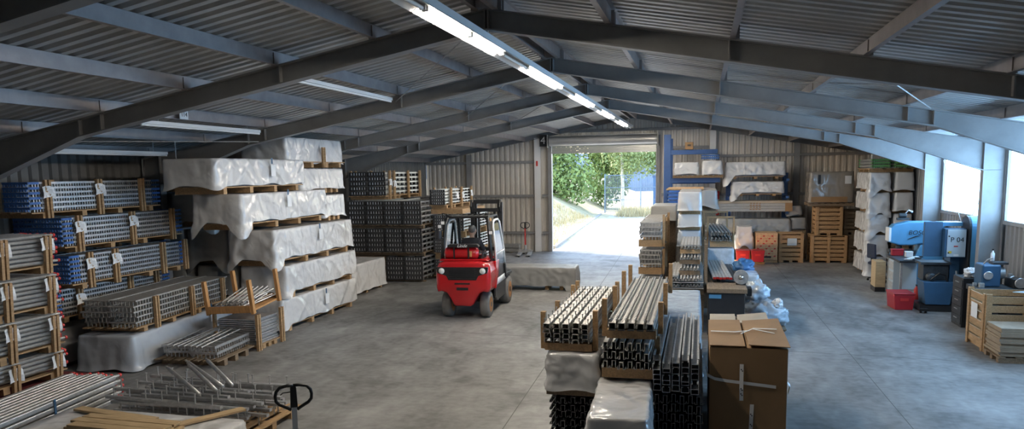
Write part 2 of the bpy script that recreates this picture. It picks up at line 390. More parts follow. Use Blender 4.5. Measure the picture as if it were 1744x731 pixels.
# gable steelwork
def gable_bar(name, mb, label, m='steel_grey'): return struct(mb.build(name, m), label, 'steelwork')
mb = MB()
for s in (-1, 1):
    mb.beam((XR, YG-.12, 5.24), (XR+s*8.45, YG-.12, 5.24-SL*8.45), .10, .16)
    mb.beam((XR, YG-.16, 5.155), (XR+s*8.45, YG-.16, 5.155-SL*8.45), .18, .014)
gable_bar('trim_2', mb, 'sloping steel rafter along the top of the gable wall')
gi = 0
for z, x0, x1 in ((3.57, XL, -6.4), (2.23, XL, -6.4), (.75, XL, -6.4), (3.65, .56, XW), (2.23, .56, XW), (4.0, DX1+.3, .3), (2.23, DX1+.2, .3), (2.23, -6.1, DX0-.14), (.75, -6.1, DX0-.14), (4.72, -6.1, .35)):
    mb = MB(); mb.box(x0, YG-.11, z-.05, x1, YG-.005, z+.05); gi += 1
    gable_bar('trim_%d' % (gi+2), mb, 'horizontal wall rail on the gable, run %s' % ORD[gi-1])
for n_, (x0, x1, zz) in enumerate(((-6.38, -6.14, 4.5), (.33, .55, 4.6), (3.3, 3.5, 4.1), (-9.2, -9.0, 3.9))):
    mb = MB(); mb.box(x0, YG-.20, 0, x1, YG-.186, zz); mb.box(x0, YG-.134, 0, x1, YG-.12, zz); mb.box((x0+x1)/2-.006, YG-.19, 0, (x0+x1)/2+.006, YG-.13, zz)
    struct(mb.build('column', 'white_metal' if n_ < 2 else 'steel_grey'), 'pale steel gable column, %s' % ('left of the door', 'right of the blue rack', 'behind the wrapped box', 'behind the dark frame stacks')[n_], 'column')

mb = MB(); mb.box(-8.02, 10.36, 4.12, -8.012, 10.56, 4.26); sg2 = mb.build('purlin_sign', 'paper'); tag(sg2, 'tiny white number plate on a left roof purlin', 'sign')
text_mesh('114', .10, 'ink', sg2, (-8.008, 10.46, 4.19), (PI/2, 0, PI/2), 'numeral')
# roller door
dr = struct(thing('door_1', None, None, (0, 0, 0)), 'large roller shutter door, raised and open to the yard', 'door')
mb = MB()
for x in (DX0-.07, DX1+.07): mb.box(x-.07, YG-.16, 0, x+.07, YG+.1, 4.5)
mb.build('jamb', 'steel_grey', dr)
mb = MB()
for x in (DX0-.01, DX1+.01): mb.box(x-.02, YG-.14, 0, x+.02, YG-.04, 3.95)
mb.build('guide_rail', 'white_metal', dr)
mb = MB(); mb.lathe([(.17, DX0-.05), (.185, DX0-.04), (.185, DX1+.04), (.17, DX1+.05)], (0, YG-.28, 4.34), 'x', 28); mb.build('roll', 'shutter', dr)
mb = MB()
for i in range(4): mb.box(DX0+.01, YG-.11, 3.9+i*.075, DX1-.01, YG-.09-.008*(i % 2), 3.9+i*.075+.07)
mb.box(DX0, YG-.13, 3.87, DX1, YG-.07, 3.9); mb.build('curtain', 'shutter', dr)
mb = MB()
for x in (DX0-.1, DX1+.06): mb.box(x, YG-.5, 4.1, x+.02, YG-.05, 4.6)
mb.box(DX0-.08, YG-.5, 4.53, DX1+.06, YG-.1, 4.545)
mb.build('bracket', 'galv_dull', dr)
mb = MB(); mb.box(DX0-.44, YG-.30, 4.16, DX0-.16, YG-.26, 4.60); sg = mb.build('number_sign', 'black', None); tag(sg, 'black square sign with a white 4 beside the roller door', 'sign')
text_mesh('4', .40, 'white_metal', sg, (DX0-.30, YG-.303, 4.38), (PI/2, 0, 0), 'numeral')
mb = MB(); mb.box(-6.36, YG-.225, 1.75, -6.17, YG-.205, 2.05); tag(mb.build('notice_sign', 'paper'), 'white notice sheet on the pale gable column left of the door', 'notice')
mb = MB(); mb.box(-6.30, YG-.24, 3.40, -6.24, YG-.205, 3.60); tag(mb.build('alarm_switch', 'red_cap'), 'small red alarm box on the gable column left of the door', 'alarm')

# bracing rods
def rod(a, b, lab, r=.009):
    mb = MB(); mb.tube([a, b], r, 6); struct(mb.build('bracing_rod', 'galv_dull'), lab, 'rod')
rod((5.9, 20.9, 3.3), (5.9, 18.6, 1.2), 'thin bracing rod falling across the far window'); rod((5.9, 17.2, 3.3), (5.9, 19.6, 1.2), 'thin bracing rod rising to the second column')
rod((1.9, 9.0, 4.17), (3.4, 12.8, 4.05), 'thin pale roof brace under the right slope'); rod((.4, 12.9, 4.62), (5.0, 9.0, 3.85), 'dark roof brace under the right slope')
rod((-5.4, 12.9, 4.5), (-2.8, 9.1, 4.9), 'roof brace under the left slope near the ridge'); rod((-10.4, 8.0, 3.75), (-8.2, 12.8, 3.85), 'roof brace over the blue tipped loads')
rod((-5.35, 17.0, 4.5), (-3.2, 13.2, 4.92), 'roof brace under the left slope, further back'); rod((-5.35, 21.0, 4.5), (-3.2, 17.2, 4.92), 'roof brace under the left slope, furthest back')
rod((-9.9, 12.6, 3.0), (-9.9, 12.6, 3.9), 'vertical rod hanging beside the dark frame bundles')
# ------------------------------------------------------------------ ridge lamps
ZL = 4.70
def lamp_row():
    y = 4.2; i = 0
    root0 = {}
    for lit in (0, 1):
        r = thing('fluorescent_lamp', 'x', 'lamp', (0, 0, 0))
        mb = MB(); mb.prism([(-.13, -.005), (-.06, .05), (.06, .05), (.13, .0), (.125, -.004), (.056, .042), (-.056, .042), (-.125, -.009)], .003, 1.412); mb.build('reflector', 'reflector', r)
        mb = MB(); mb.box(-.045, .002, .05, .045, 1.413, .10); mb.build('housing', 'white_metal', r)
        for e in (.02, 1.365):
            mb = MB(); mb.box(-.03, e, -.005, .03, e+.03, .042); mb.build('lamp_holder', 'white_metal', r)
        mb = MB(); mb.tube([(0, .06, .012), (0, 1.36, .012)], .019, 12); mb.build('tube', 'lamp_on' if lit else 'lamp_off', r)
        root0[lit] = r
    pat = [0, 1, 1]*6
    used = set(); L = 1.417
    for i in range(16):
        lit = pat[i]; yy = 5.33+i*L
        lab = '%s ridge fluorescent lamp, %s along the row from the camera end' % ('lit' if lit else 'unlit', (ORD+['seventeenth', 'eighteenth', 'nineteenth'])[i])
        if lit in used: clone(root0[lit], (XR, yy, ZL), 0, lab)
        else:
            root0[lit].location = (XR, yy, ZL); root0[lit]['label'] = lab; used.add(lit)
        root0[lit]['group'] = 'ridge fluorescent lamps'
    mb = MB(); mb.box(XR-.03, 5.4, ZL+.105, XR+.03, YG-.5, ZL+.15)
    for f in FRY[1:]: mb.tube([(XR, f, ZL+.15), (XR, f, 4.9)], .006, 6)
    struct(mb.build('trim_20', 'white_metal'), 'pale carrier rail along the ridge holding the lamps', 'rail')
lamp_row()
# unlit battens under the left purlins and right
def batten(p, q, lab):
    mb_r = thing('batten_lamp', lab, 'lamp', p, 0, 'side batten lamps')
    q = Vector(q)-Vector(p)
    mb = MB(); mb.beam((0, 0, .05), q+Vector((0, 0, .05)), .07, .05); mb.build('housing', 'white_metal', mb_r)
    mb = MB(); mb.tube([(0, 0, .008), q+Vector((0, 0, .008))], .017, 10); mb.build('tube', 'lamp_off', mb_r)
    for t in (.12, .88): MB().tube([q*t+Vector((0, 0, .075)), q*t+Vector((0, 0, .14 if abs(p[0]-XR) < 6 else .30))], .006, 6).build('hanger', 'galv_dull', mb_r)
for y0, y1, d, lab in ((9.4, 12.7, 2.9, 'unlit white batten lamp below the second purlin, behind the first full rafter'), 
                       (9.6, 12.7, 5.6, 'white batten lamp below the outer left purlin behind the kinked rafter'), (9.6, 12.6, 7.6, 'long white batten lamp over the blue tipped loads')):
    batten((XR-d, y0, zt(d)-.12), (XR-d, y1, zt(d)-.12), lab)
# ------------------------------------------------------------------ yard outside
g = MB(); N = 40
def gh(x, y):
    t = max(0, min(1, (-5.9-.045*(y-30)-x)/5)); u = max(0, min(1, (y-30)/4))
    return -.03 + (1.9*t*t*(3-2*t)+.6*t)*u*.9
vs = []; fs = []
for i in range(N+1):
    for k in range(N+1):
        x = -45+i*75/N; y = YG+.06+k*90/N; vs.append((x, y, gh(x, y) + (.05*mnoise.noise((x*.7, y*.7, 0)) if gh(x, y) > .02 else 0)))
for i in range(N):
    for k in range(N): fs.append((i*(N+1)+k, (i+1)*(N+1)+k, (i+1)*(N+1)+k+1, i*(N+1)+k+1))
g.add(vs, fs); struct(g.build('ground', 'ground_dry', smooth=True), 'dry grassy ground rising beside the yard', 'ground')
d = MB(); d.add([(-5.75, YG+.05, .005), (9, YG+.05, .005), (9, 60, .01), (-6.8, 52, .01), (-6.35, 40, .01)], [(0, 1, 2, 3, 4)]); d.v = [(x, y, z) for x, y, z in d.v]
struct(d.build('path', 'concrete_out'), 'sunlit concrete driveway beyond the door', 'driveway')
kb = MB()
for i in range(34):
    y = 30.2+i*.68; x = -5.78-.045*(y-30); kb.box(x-.10, y, -.05, x+.02, y+.64, .12)
struct(kb.build('kerb', 'kerb'), 'kerb stones between the driveway and the dry grass', 'kerb')
gr = MB(); random.seed(3)
for i in range(6500):
    y = random.uniform(30.2, 52); x = -5.95-.045*(y-30)-abs(random.gauss(0, 2.6)); h = random.uniform(.08, .38); z = gh(x, y)-.02; a = random.uniform(0, PI); dx, dy = .02*math.cos(a), .02*math.sin(a)
    l = (random.uniform(-.12, .12), random.uniform(-.12, .12))
    if math.hypot(x+10.9, y-53.4) > 5.2: gr.add([(x-dx, y-dy, z), (x+dx, y+dy, z), (x+l[0], y+l[1], z+h)], [(0, 1, 2)])
for i in range(2600):
    y = random.uniform(50.5, 55.2); x = random.uniform(-5.6, 2); h = random.uniform(.2, .8); z = -.02; a = random.uniform(0, PI); dx, dy = .03*math.cos(a), .03*math.sin(a)
    gr.add([(x-dx, y-dy, z), (x+dx, y+dy, z), (x+random.uniform(-.2, .2), y, z+h)], [(0, 1, 2)])
tag(gr.build('grass', 'grass_dry'), 'dry yellow grass on the bank and along the yard fence', 'grass', kind='stuff')
def tree(name, lab, cat, base, blobs, n, m, trunk, size=.12, group=None, tm='wood_dark'):
    random.seed(hash(lab) % 1000 if False else len(lab)*7+int(base[0]*10))
    r = thing(name, lab, cat, base, 0, group); mb = MB()
    tot = sum(b[3]**2 for b in blobs)
    for (x, y, z, rr, sz) in blobs:
        for i in range(int(n*rr*rr/tot)):
            v = Vector((random.gauss(0, 1), random.gauss(0, 1), random.gauss(0, 1))).normalized()*rr*random.uniform(.45, 1.08); v.z *= sz
            c = Vector((x, y, z))+v
            a = Vector((random.gauss(0, 1), random.gauss(0, 1), random.gauss(0, 1))).normalized(); b = a.cross(Vector((random.gauss(0, 1), random.gauss(0, 1), 1))).normalized(); s_ = size*random.uniform(.6, 1.4)
            mb.add([c-a*s_, c+b*s_*.5, c+a*s_, c-b*s_*.5], [(0, 1, 2, 3)])
    mb.build('crown', m, r)
    tb = MB()
    for pts, r0 in trunk: tb.tube(pts, [r0*(1-.6*i/(len(pts)-1)) for i in range(len(pts))], 8)
    tb.build('trunk', tm, r)
    return r
tree('bush', 'big light green bush beyond the grassy bank at the door left', 'bush', (-10.9, 53.4, .9), [(0, 0, 2.2, 2.5, .9), (-2.2, .5, 2.0, 2.0, .9), (1.8, 0, 1.6, 1.9, .9), (.5, 0, 4.2, 2.0, .9), (-2, 1, 4.2, 1.8, .9)], 9000, 'leaf', [([(0, 0, -.5), (.1, 0, 2), (.3, 0, 4)], .15)], .16, 'trees beyond the yard')
tree('bush', 'rounded green bush left of the birch trunk', 'bush', (-7.7, 62.4, 0), [(0, 0, 2.4, 2.1, 1.0), (.8, 0, 4.4, 2.0, 1), (-.6, 0, 5.6, 1.8, 1)], 7000, 'leaf', [([(0, 0, -.1), (.1, 0, 2), (.3, 0, 4)], .12)], .16, 'trees beyond the yard')
tree('birch_tree', 'white stemmed birch tree behind the yard fence', 'tree', (-5.85, 58.2, 0), [(0, 0, 5.0, 1.8, 1.3), (.9, 0, 4.2, 1.5, 1.2), (-.9, .3, 6, 1.8, 1)], 4200, 'leaf_birch', [([(0, 0, -.1), (.05, 0, 2), (-.05, 0, 4.5), (.1, 0, 7.5)], .16)], .12, 'trees beyond the yard', 'bark')
tree('bush', 'green tree over the blue container at the door right', 'bush', (-3.4, 66, 0), [(0, 0, 4.6, 2.1, 1), (1.8, 0, 5.0, 2.2, 1), (-1.4, 0, 5.2, 2.0, 1), (-.3, 0, 6.8, 2.0, 1)], 7000, 'leaf', [([(0, 0, -.1), (.1, 0, 3), (0, 0, 6)], .16)], .16, 'trees beyond the yard')
tree('bush', 'dark conifer like tree at the far left behind the bank', 'bush', (-15.5, 66, 1.0), [(0, 0, 2.4, 2.6, 1), (1, 0, 4.2, 2.0, 1), (-3, 0, 3, 2.4, 1)], 5000, 'leaf', [([(0, 0, -.5), (0, 0, 4)], .15)], .18, 'trees beyond the yard')
hl = MB()
for i in range(24):
    x0, x1 = -70+i*5, -65+i*5
    z0, z1 = 5.6+1.2*mnoise.noise((x0*.08, 0, 0)), 5.6+1.2*mnoise.noise((x1*.08, 0, 0))
    hl.add([(x0, 112, -1), (x1, 112, -1), (x1, 118, z1), (x0, 118, z0), (x0, 140, z0-.5), (x1, 140, z1-.5)], [(0, 1, 2, 3), (3, 2, 5, 4)])
struct(hl.build('hills', 'hill', smooth=True), 'distant dark wooded hills', 'hills')
fr = thing('wire_fence', 'tall blue grey wire fence across the end of the driveway', 'fence', (-6.85, 55.5, 0))
pts = [(0, 0), (2.6, .3), (5.2, .6), (8, 1)]
for (x, y) in pts:
    mb = MB(); mb.box(x-.04, y-.04, 0, x+.04, y+.04, 2.9); mb.build('post', 'fence', fr)
mb = MB()
for (a, b), (c, e) in zip(pts, pts[1:]):
    for z in (.15, 1.0, 1.9, 2.8): mb.tube([(a, b, z), (c, e, z)], .02, 5)
    for i in range(26): t = i/26; mb.tube([(a+(c-a)*t, b+(e-b)*t, .1), (a+(c-a)*t, b+(e-b)*t, 2.85)], .010, 4)
mb.build('mesh_panel', 'fence', fr)
ct = thing('storage_container', 'blue storage container behind the wire fence', 'container', (-3.6, 60, 0))
mb = MB(); P = corr(0, 6, .28, .05, .12, .08)
sheet(mb, P, lambda a, o: (a, -o, .2), lambda a, o: (a, -o, 2.6)); mb.box(0, .01, .2, 6, 2.4, 2.6); mb.build('body', 'container', ct)
mb = MB(); mb.box(-.05, -.08, 2.55, 6.05, 2.45, 2.7); mb.box(-.05, -.08, .1, 6.05, 2.45, .22); mb.build('frame', 'blue_paint', ct)
ct2 = thing('storage_container', 'second blue container nearer the fence at its right end', 'container', (-2.5, 57.4, 0))
mb = MB(); sheet(mb, P, lambda a, o: (a, -o, .2), lambda a, o: (a, -o, 1.5)); mb.box(0, .01, .2, 6, 1.6, 1.5); mb.build('body', 'container', ct2)
mb = MB(); mb.box(-.05, -.08, 1.5, 6.05, 1.65, 1.6); mb.build('lid', 'blue_paint', ct2)
# ------------------------------------------------------------------ repeat builders
USED = set()
def put(proto, loc, rotz, label, group=None):
    if proto not in USED:
        USED.add(proto); KIDS.setdefault(proto, [c for c in bpy.data.objects if c.parent == proto])
        proto.location = loc; proto.rotation_euler.z = rotz; proto['label'] = label
        if group: proto['group'] = group
        return proto
    return clone(proto, loc, rotz, label, group)
def local(base, yaw, p):
    c, s = math.cos(yaw), math.sin(yaw)
    return (base[0]+c*p[0]-s*p[1], base[1]+s*p[0]+c*p[1], base[2]+p[2])

def lattice_proto(name, cat, L, W, h, cap=None, step=.055, rm='galv', rung=.11, caps='end_bracket', top=False, rf=.42):
    """ladder like steel frame: two side rails on upright studs, rungs across, painted end brackets; x in [-W,0], y in [0,L]"""
    r = thing(name, 'x', cat)
    rh = h*rf
    for x in (-W, -.026):
        mb = MB(); mb.box(x, .0, h-rh, x+.026, L, h); mb.build('side_rail', rm, r)
    mb = MB(); n = int(L/step)
    for i in range(n):
        y = .04+i*step
        for x in (-W+.006, -.022): mb.box(x, y, 0, x+.016, y+.014, h-rh)
    n = int(L/rung)
    for i in range(n):
        y = .03+i*rung; mb.box(-W+.026, y, h-.022, -.026, y+.02, h-.006)
    for i in range(6):
        x = -W+.06+i*(W-.12)/5; mb.box(x-.007, .0, 0, x+.007, .014, h-.02)
    mb.box(-W+.026, -.002, h-rh*.8, -.026, .02, h-.002)
    mb.build('lattice', rm, r)
    if cap:
        for y0, y1 in ((-.05, .16), (L-.16, L+.05)):
            mb = MB(); mb.box(-W-.006, y0, h-rh-.004, .006, y0+.03, h+.002)
            mb.box(-W-.006, y0, h-rh-.004, -W+.03, y1, h+.002); mb.box(-.03, y0, h-rh-.004, .006, y1, h+.002)
            for i in range(9):
                x = -W+.03+i*(W-.06)/8; mb.box(x-.009, y0-.012, h*.12, x+.009, y0+.012, h-rh)
            mb.build(caps, cap, r)
    return r
def dark_proto(L, W, h):
    """stacking frame seen end on: dark end plates with bright pins between, pale side rails"""
    r = thing('scaffold_frame', 'x', 'scaffold frame')
    for y in (0, L-.04):
        mb = MB(); b = y+.03 if y == 0 else y
        mb.box(-W, y, 0, 0, y+.04, h*.30); mb.box(-W, y, h*.80, 0, y+.04, h-.004)
        for x in (-W, -.03): mb.box(x, y, 0, x+.03, y+.04, h-.004)
        mb.box(-W, b, .002, 0, b+.012, h-.006)
        mb.build('end_plate', 'dark_end', r)
    mb = MB()
    for i in range(6):
        x = -W+.07+i*(W-.14)/5; mb.tube([(x, .014, h*.28), (x, .014, h*.82)], .014, 6)
    mb.box(-W+.04, .010, h*.28, -.04, .016, h*.31)
    mb.build('studs', 'galv', r)
    for x in (-W, -.03):
        mb = MB(); mb.box(x, .05, h*.55, x+.03, L-.05, h*.92); n = 9
        for i in range(n): mb.box(x+.004, .1+i*(L-.25)/(n-1), .01, x+.026, .13+i*(L-.25)/(n-1), h*.6)
        mb.build('side_rail', 'galv', r)
    return r
def tube_proto(L, r_, cap):
    r = thing('steel_tube', 'x', 'tube')
    mb = MB(); mb.tube([(0, 0, 0), (0, L, 0)], r_, 10); mb.build('tube', 'galv', r, True)
    mb = MB(); mb.tube([(0, L+.001, 0), (0, L+.10, 0)], r_*.72, 8); mb.build('spigot', 'galv_dull', r)
    mb = MB(); mb.tube([(0, L+.101, 0), (0, L+.135, 0)], r_*.95, 8); mb.build('end_cap', cap, r)
    return r
def square_tube_proto(L, w, cap):
    r = thing('steel_tube', 'x', 'tube')
    mb = MB(); mb.box(-w/2, 0, -w/2, w/2, L, w/2); mb.build('tube', 'galv', r, bevel=w*.18)
    mb = MB(); mb.tube([(0, L+.001, 0), (0, L+.10, 0)], w*.36, 8); mb.build('spigot', 'galv_dull', r)
    mb = MB(); mb.tube([(0, L+.101, 0), (0, L+.135, 0)], w*.45, 8); mb.build('end_cap', cap, r)
    return r
def pallet(base, yaw, L, W, h, label, stakes=(), sh=.6, wood='wood', tags=(), ys=None, boards=True, lean=0.0, cat='pallet', rear=True):
    """timber bearer pallet, aisle face at local x=0, running along +y; stakes are paired uprights (y positions)"""
    r = thing('stake_pallet' if stakes else 'wooden_pallet', label, cat, base, yaw, 'timber pallets under the loads')
    ys = ys or ([.25, L/2, L-.25] if L < 2.4 else [.25, L*.36, L*.64, L-.25])
    bh = h-.022
    for y in ys:
        mb = MB(); mb.box(-W, y-.05, 0, 0, y+.05, bh); mb.build('bearer', wood, r)
    if boards:
        mb = MB(); n = max(3, int(W/.17))
        for i in range(n): x = -W+.05+i*(W-.1)/(n-1); mb.box(x-.05, 0, bh, x+.05, L, h-.002)
        mb.build('deck_boards', wood, r)
    for y in stakes:
        for dy in (-.035, .035):
            mb = MB(); mb.beam((.026, y+dy, .0), (.026+lean, y+dy, h+sh), .042, .05, up=(1, 0, 0)); mb.build('stake', wood, r)
        if not rear: continue
        mb = MB(); mb.beam((-W-.026, y, 0), (-W-.026, y, h+sh), .07, .045, up=(1, 0, 0)); mb.build('stake', wood, r)
    for (y, z) in tags:
        mb = MB(); n = 4
        vs = [(.056+.012*math.sin(i*1.7+k), y-.11+i*.22/n, z-.09+k*.18/n+.02*math.sin(i)) for i in range(n+1) for k in range(n+1)]
        fs = [(i*(n+1)+k, (i+1)*(n+1)+k, (i+1)*(n+1)+k+1, i*(n+1)+k+1) for i in range(n) for k in range(n)]
        mb.add(vs, fs); o = mb.build('paper_label', 'paper', r); s = o.modifiers.new('sheet', 'SOLIDIFY'); s.thickness = .0015
    return r
def wrap_mesh(L, W, H, seed, drops=(.05, .05, .05, .05), hem=.04, bulge=.035, fold=.014, dens=20, sag=.02, crink=.005):
    """loose film sheet draped over a long bundle: x in [-W,0], y in [0,L]; drops hang the four corners lower (near-right, far-right, far-left, near-left)"""
    rnd = random.Random(seed); rc = .06; per = []
    cs = [(-rc, rc, -PI/2), (-rc, L-rc, 0), (-W+rc, L-rc, PI/2), (-W+rc, rc, PI)]
    for k in range(4):
        cx, cy, a0 = cs[k]
        for i in range(4):
            a = a0+PI/2*i/3; per.append((cx+rc*math.cos(a), cy+rc*math.sin(a), math.cos(a), math.sin(a), k, 1))
        nx, ny, _ = cs[(k+1) % 4]; ex, ey = cx+rc*math.cos(a0+PI/2), cy+rc*math.sin(a0+PI/2); n2x = nx+rc*math.cos(a0+PI/2); n2y = ny+rc*math.sin(a0+PI/2)
        d = math.hypot(n2x-ex, n2y-ey); n = max(2, int(d*dens))
        for i in range(1, n): t = i/n; per.append((ex+(n2x-ex)*t, ey+(n2y-ey)*t, math.cos(a0+PI/2), math.sin(a0+PI/2), k, 0))
    crn = [(0, 0), (0, L), (-W, L), (-W, 0)]
    # corner k in cs order: near-right is index 0 (-PI/2..0)
    n = len(per); vs = []; fs = []; s0 = rnd.uniform(0, 50)
    def nz(x, y, z, sc): return mnoise.noise((x*sc+s0, y*sc-s0, z*sc+seed))
    rings = 8
    for k in range(rings):
        t = 1-k/rings*.97
        for (x, y, ax, ay, c, q) in per:
            yc = min(max(y, W/2), L-W/2); xc = -W/2
            X, Y = xc+(x-xc)*t, yc+(y-yc)*t
            vs.append((X, Y, H-(1-t)*sag*.3+nz(X, Y, 0, 3)*crink*1.2+.002))
    vs.reverse(); vs2 = []
    top = []
    for k in range(rings): top.append(vs[k*n:(k+1)*n][::-1])
    # top[0] is the innermost ring after the reverse
    allv = [v for r_ in top for v in r_]; nr = rings
    nv = 16
    for j in range(1, nv+1):
        v = j/nv
        for (x, y, ax, ay, c, q) in per:
            dr = 0
            for kk, (cx, cy) in enumerate(crn):
                d = math.hypot(x-cx, y-cy); dr += drops[kk]*max(0, 1-d/.30)
            hl = H+hem+dr+.05*nz(x, y, 0, 2.2)
            z = H-v*hl
            f = fold*(math.sin((x+y)*9+s0+2*nz(x, y, 0, 1.3))*.5+nz(x, y, z*.4, 4)*1.0)*(v**.7)
            rg = 1-2.2*abs(nz(x+z*.7, y+z*.6, z*.8, 3.1)); rg2 = 1-2.4*abs(nz(x-z*.9, y-z*.5, z*.5, 5.3))
            off = bulge*math.sin(min(1, v*1.1)*PI*.5)*.5+abs(f)+crink*(nz(x, y, z, 9)+1.3*max(0, rg)**3+.9*max(0, rg2)**3)+.004
            if z < 0: off += .05*min(1, -z/.1)
            allv.append((x+ax*off, y+ay*off, z))
    R_ = nr+nv
    for j in range(R_-1):
        for i in range(n): fs.append((j*n+i, (j+1)*n+i, (j+1)*n+(i+1) % n, j*n+(i+1) % n))
    fs.append(tuple(range(n)))
    mb = MB(); mb.add(allv, fs); return mb
def wrapped(base, yaw, L, W, H, label, seed, m='film', drops=(.05, .05, .05, .05), label_at=None, group='film wrapped bundles', name='wrapped_bundle', body='dark_steel', cat='bundle', patch=None, straps=True, **kw):
    r = thing(name, label, cat, base, yaw, group)
    mb = MB(); mb.box(-W+.04, .04, 0, -.04, L-.04, H-.03); mb.build('bundle', body, r)
    o = wrap_mesh(L, W, H, seed, drops, **kw).build('plastic_wrap', m, r, True)
    if label_at:
        y, z = label_at; mb = MB(); mb.box(.075, y-.08, z-.11, .077, y+.08, z+.11); mb.build('paper_label', 'paper', r)
        mb = MB(); mb.box(.077, y-.07, z+.13, .079, y-.01, z+.24); mb.build('pocket', 'machine_dark', r)
    return r

# ------------------------------------------------------------------ left: grey tube loads
tp = tube_proto(2.70, .0275, 'red_cap')
levels = [('uppermost', 2.41, 2.00, 7), ('second highest', 1.82, 1.41, 7), ('third highest', 1.24, .83, 7), ('lowest', .67, .42, 4)]
for nm, zt_, zb_, rows in levels:
    pit = (zt_-zb_-.03)/(rows-1) if rows > 4 else .0625
    for rI in range(rows):
        z = zt_-.02-rI*pit
        ncol = 8 if rI == 0 else 2
        for c in range(ncol):
            x = -9.2-.03-c*.092
            if rI % 2: x -= .012
            put(tp, (x, 6.13+.05*math.sin(rI*2.3+c*1.1), z), R(.0), 'red capped tube, %s row from top, %s column from aisle, %s load' % (ORD[rI], ORD[c], nm), 'grey tubes with red caps')
    pallet((-9.2, 6.1, zb_-.15), 0, 2.85, .78, .115, 'stake pallet under the %s load of grey tubes' % nm, (1.95, 2.66), zt_-zb_+.02, tags=((1.95, .40 if rows > 4 else .24), (2.66, .42 if rows > 4 else .26)), lean=.03)
rb = thing('red_board_stack', 'dark red board stack under the grey tube loads', 'boards', (0, 0, 0))
for i, z in enumerate((.0, .085, .17)):
    mb = MB(); mb.box(-10.0, 6.0, z, -9.06+.03*math.sin(i*4), 9.24-.03*i, z+.08); mb.build('board', 'redboard', rb)

# ------------------------------------------------------------------ left: blue tipped lattice frames
bp = lattice_proto('guardrail_frame', 'scaffold frame', 2.78, .48, .076, 'blue_cap', .052)
bl = [('topmost', 2.70, 9.36, 6, 1, (.30, 1.35, 2.35)), ('second highest', 2.11, 9.92, 6, 2, (.30, 1.50, 2.55)), ('third highest', 1.48, 10.0, 6, 1, (.38, .95, 2.15, 2.78)), ('lowest', .885, 10.0, 6, 1, (.55, 1.75, 2.45))]
for nm, z0, y0, rows, nc, st in bl:
    for c in range(nc):
        for k in range(rows):
            put(bp, ((-10.0 if nm != 'lowest' else -10.44)-c*.488, y0, z0+k*.0775), 0, 'blue tipped frame, %s from top, %s bundle, %s blue tipped load' % (ORD[rows-1-k], 'aisle side' if c == 0 else 'wall side', nm), 'blue tipped lattice frames')
    pallet((-9.995 if nm != 'lowest' else -10.435, y0-.02, z0-.105), 0, 2.84, .93 if nm != 'lowest' else .49, .10, 'stake pallet under the %s blue tipped load' % nm, st, .50, tags=((st[0], .40), (st[1], .42)) if nm != 'lowest' else ((st[0], .35),), lean=0, rear=nm != 'second highest')
mb = MB(); mb.box(-11.0, 9.9, 0, -9.99, 13.0, .68); mb2 = None
lb = thing('wrapped_bundle', 'dark film bundle at the floor below the blue tipped loads', 'bundle', (-10.50, 9.95, 0), 0, 'film wrapped bundles')
MB().box(-.42, .02, 0, -.03, 2.8, .66).build('bundle', 'dark_steel', lb); wrap_mesh(2.83, .45, .67, 91, hem=-.08, bulge=.01, fold=.004).build('plastic_wrap', 'film_dull', lb, True)

# ------------------------------------------------------------------ left: grey lattice planks on a film wrapped bundle
YW = R(6)
wb0 = (-9.07, 10.15, .10)
wrapped(wb0, YW, 3.20, 1.0, .50, 'long film wrapped bundle on the floor under the grey lattice planks', 5, 'film_blue', drops=(.0, .05, .05, .0), hem=.07, label_at=(2.35, .40), bulge=.08, fold=.03)
pallet((-9.08, 10.2, 0), YW, 3.1, .96, .098, 'low pallet under the film wrapped bundle below the grey planks', wood='wood_dark')
gp = lattice_proto('lattice_plank', 'scaffold plank', 2.95, .48, .090, None, .075, 'galv_warm', .06, rf=.27)
gb = (-9.1, 10.3, .715)
for c in range(2):
    for k in range(5):
        put(gp, local(gb, YW, (-.01-c*.49, .05*math.sin(k*1.9+c), k*.091)), YW, 'grey lattice plank, %s from top, %s column, over the wrapped floor bundle' % (ORD[4-k], 'aisle side' if c == 0 else 'wall side'), 'grey lattice planks')
pallet(local(gb, YW, (.01, -.02, -.1)), YW, 3.0, .99, .095, 'stake pallet holding the five layers of grey lattice planks', (.55, 1.65, 2.75), .46, wood='wood')

# ------------------------------------------------------------------ left: tall rows of film wrapped bundles
WX = -8.2
rowsW = [  # name, z, H, y0, y1, X, W, material, drops
    ('lowest front', .13, .54, 13.30, 16.68, WX, 1.05, 'film', (.12, .0, 0, .1), (1.75, .30)),
    ('second front', .81, .54, 13.50, 16.72, WX, 1.05, 'film', (.16, .0, 0, .05), None),
    ('third front', 1.50, .62, 13.15, 16.58, WX, 1.05, 'film', (.25, .05, 0, .30), (1.75, .40)),
    ('fourth front', 2.32, .55, 12.15, 15.40, WX-.02, 1.05, 'film', (.32, .05, 0, .35), (1.55, .36)),
    ('topmost front', 3.02, .50, 11.42, 14.48, WX-.02, 1.05, 'film', (.10, .03, 0, .10), (1.75, .28)),
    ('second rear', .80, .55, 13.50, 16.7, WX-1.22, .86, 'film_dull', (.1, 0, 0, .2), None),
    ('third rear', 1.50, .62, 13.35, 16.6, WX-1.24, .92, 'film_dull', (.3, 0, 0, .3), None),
    ('fourth rear', 2.32, .55, 12.95, 16.2, WX-1.24, .92, 'film_dull', (.25, 0, 0, .2), None),
]
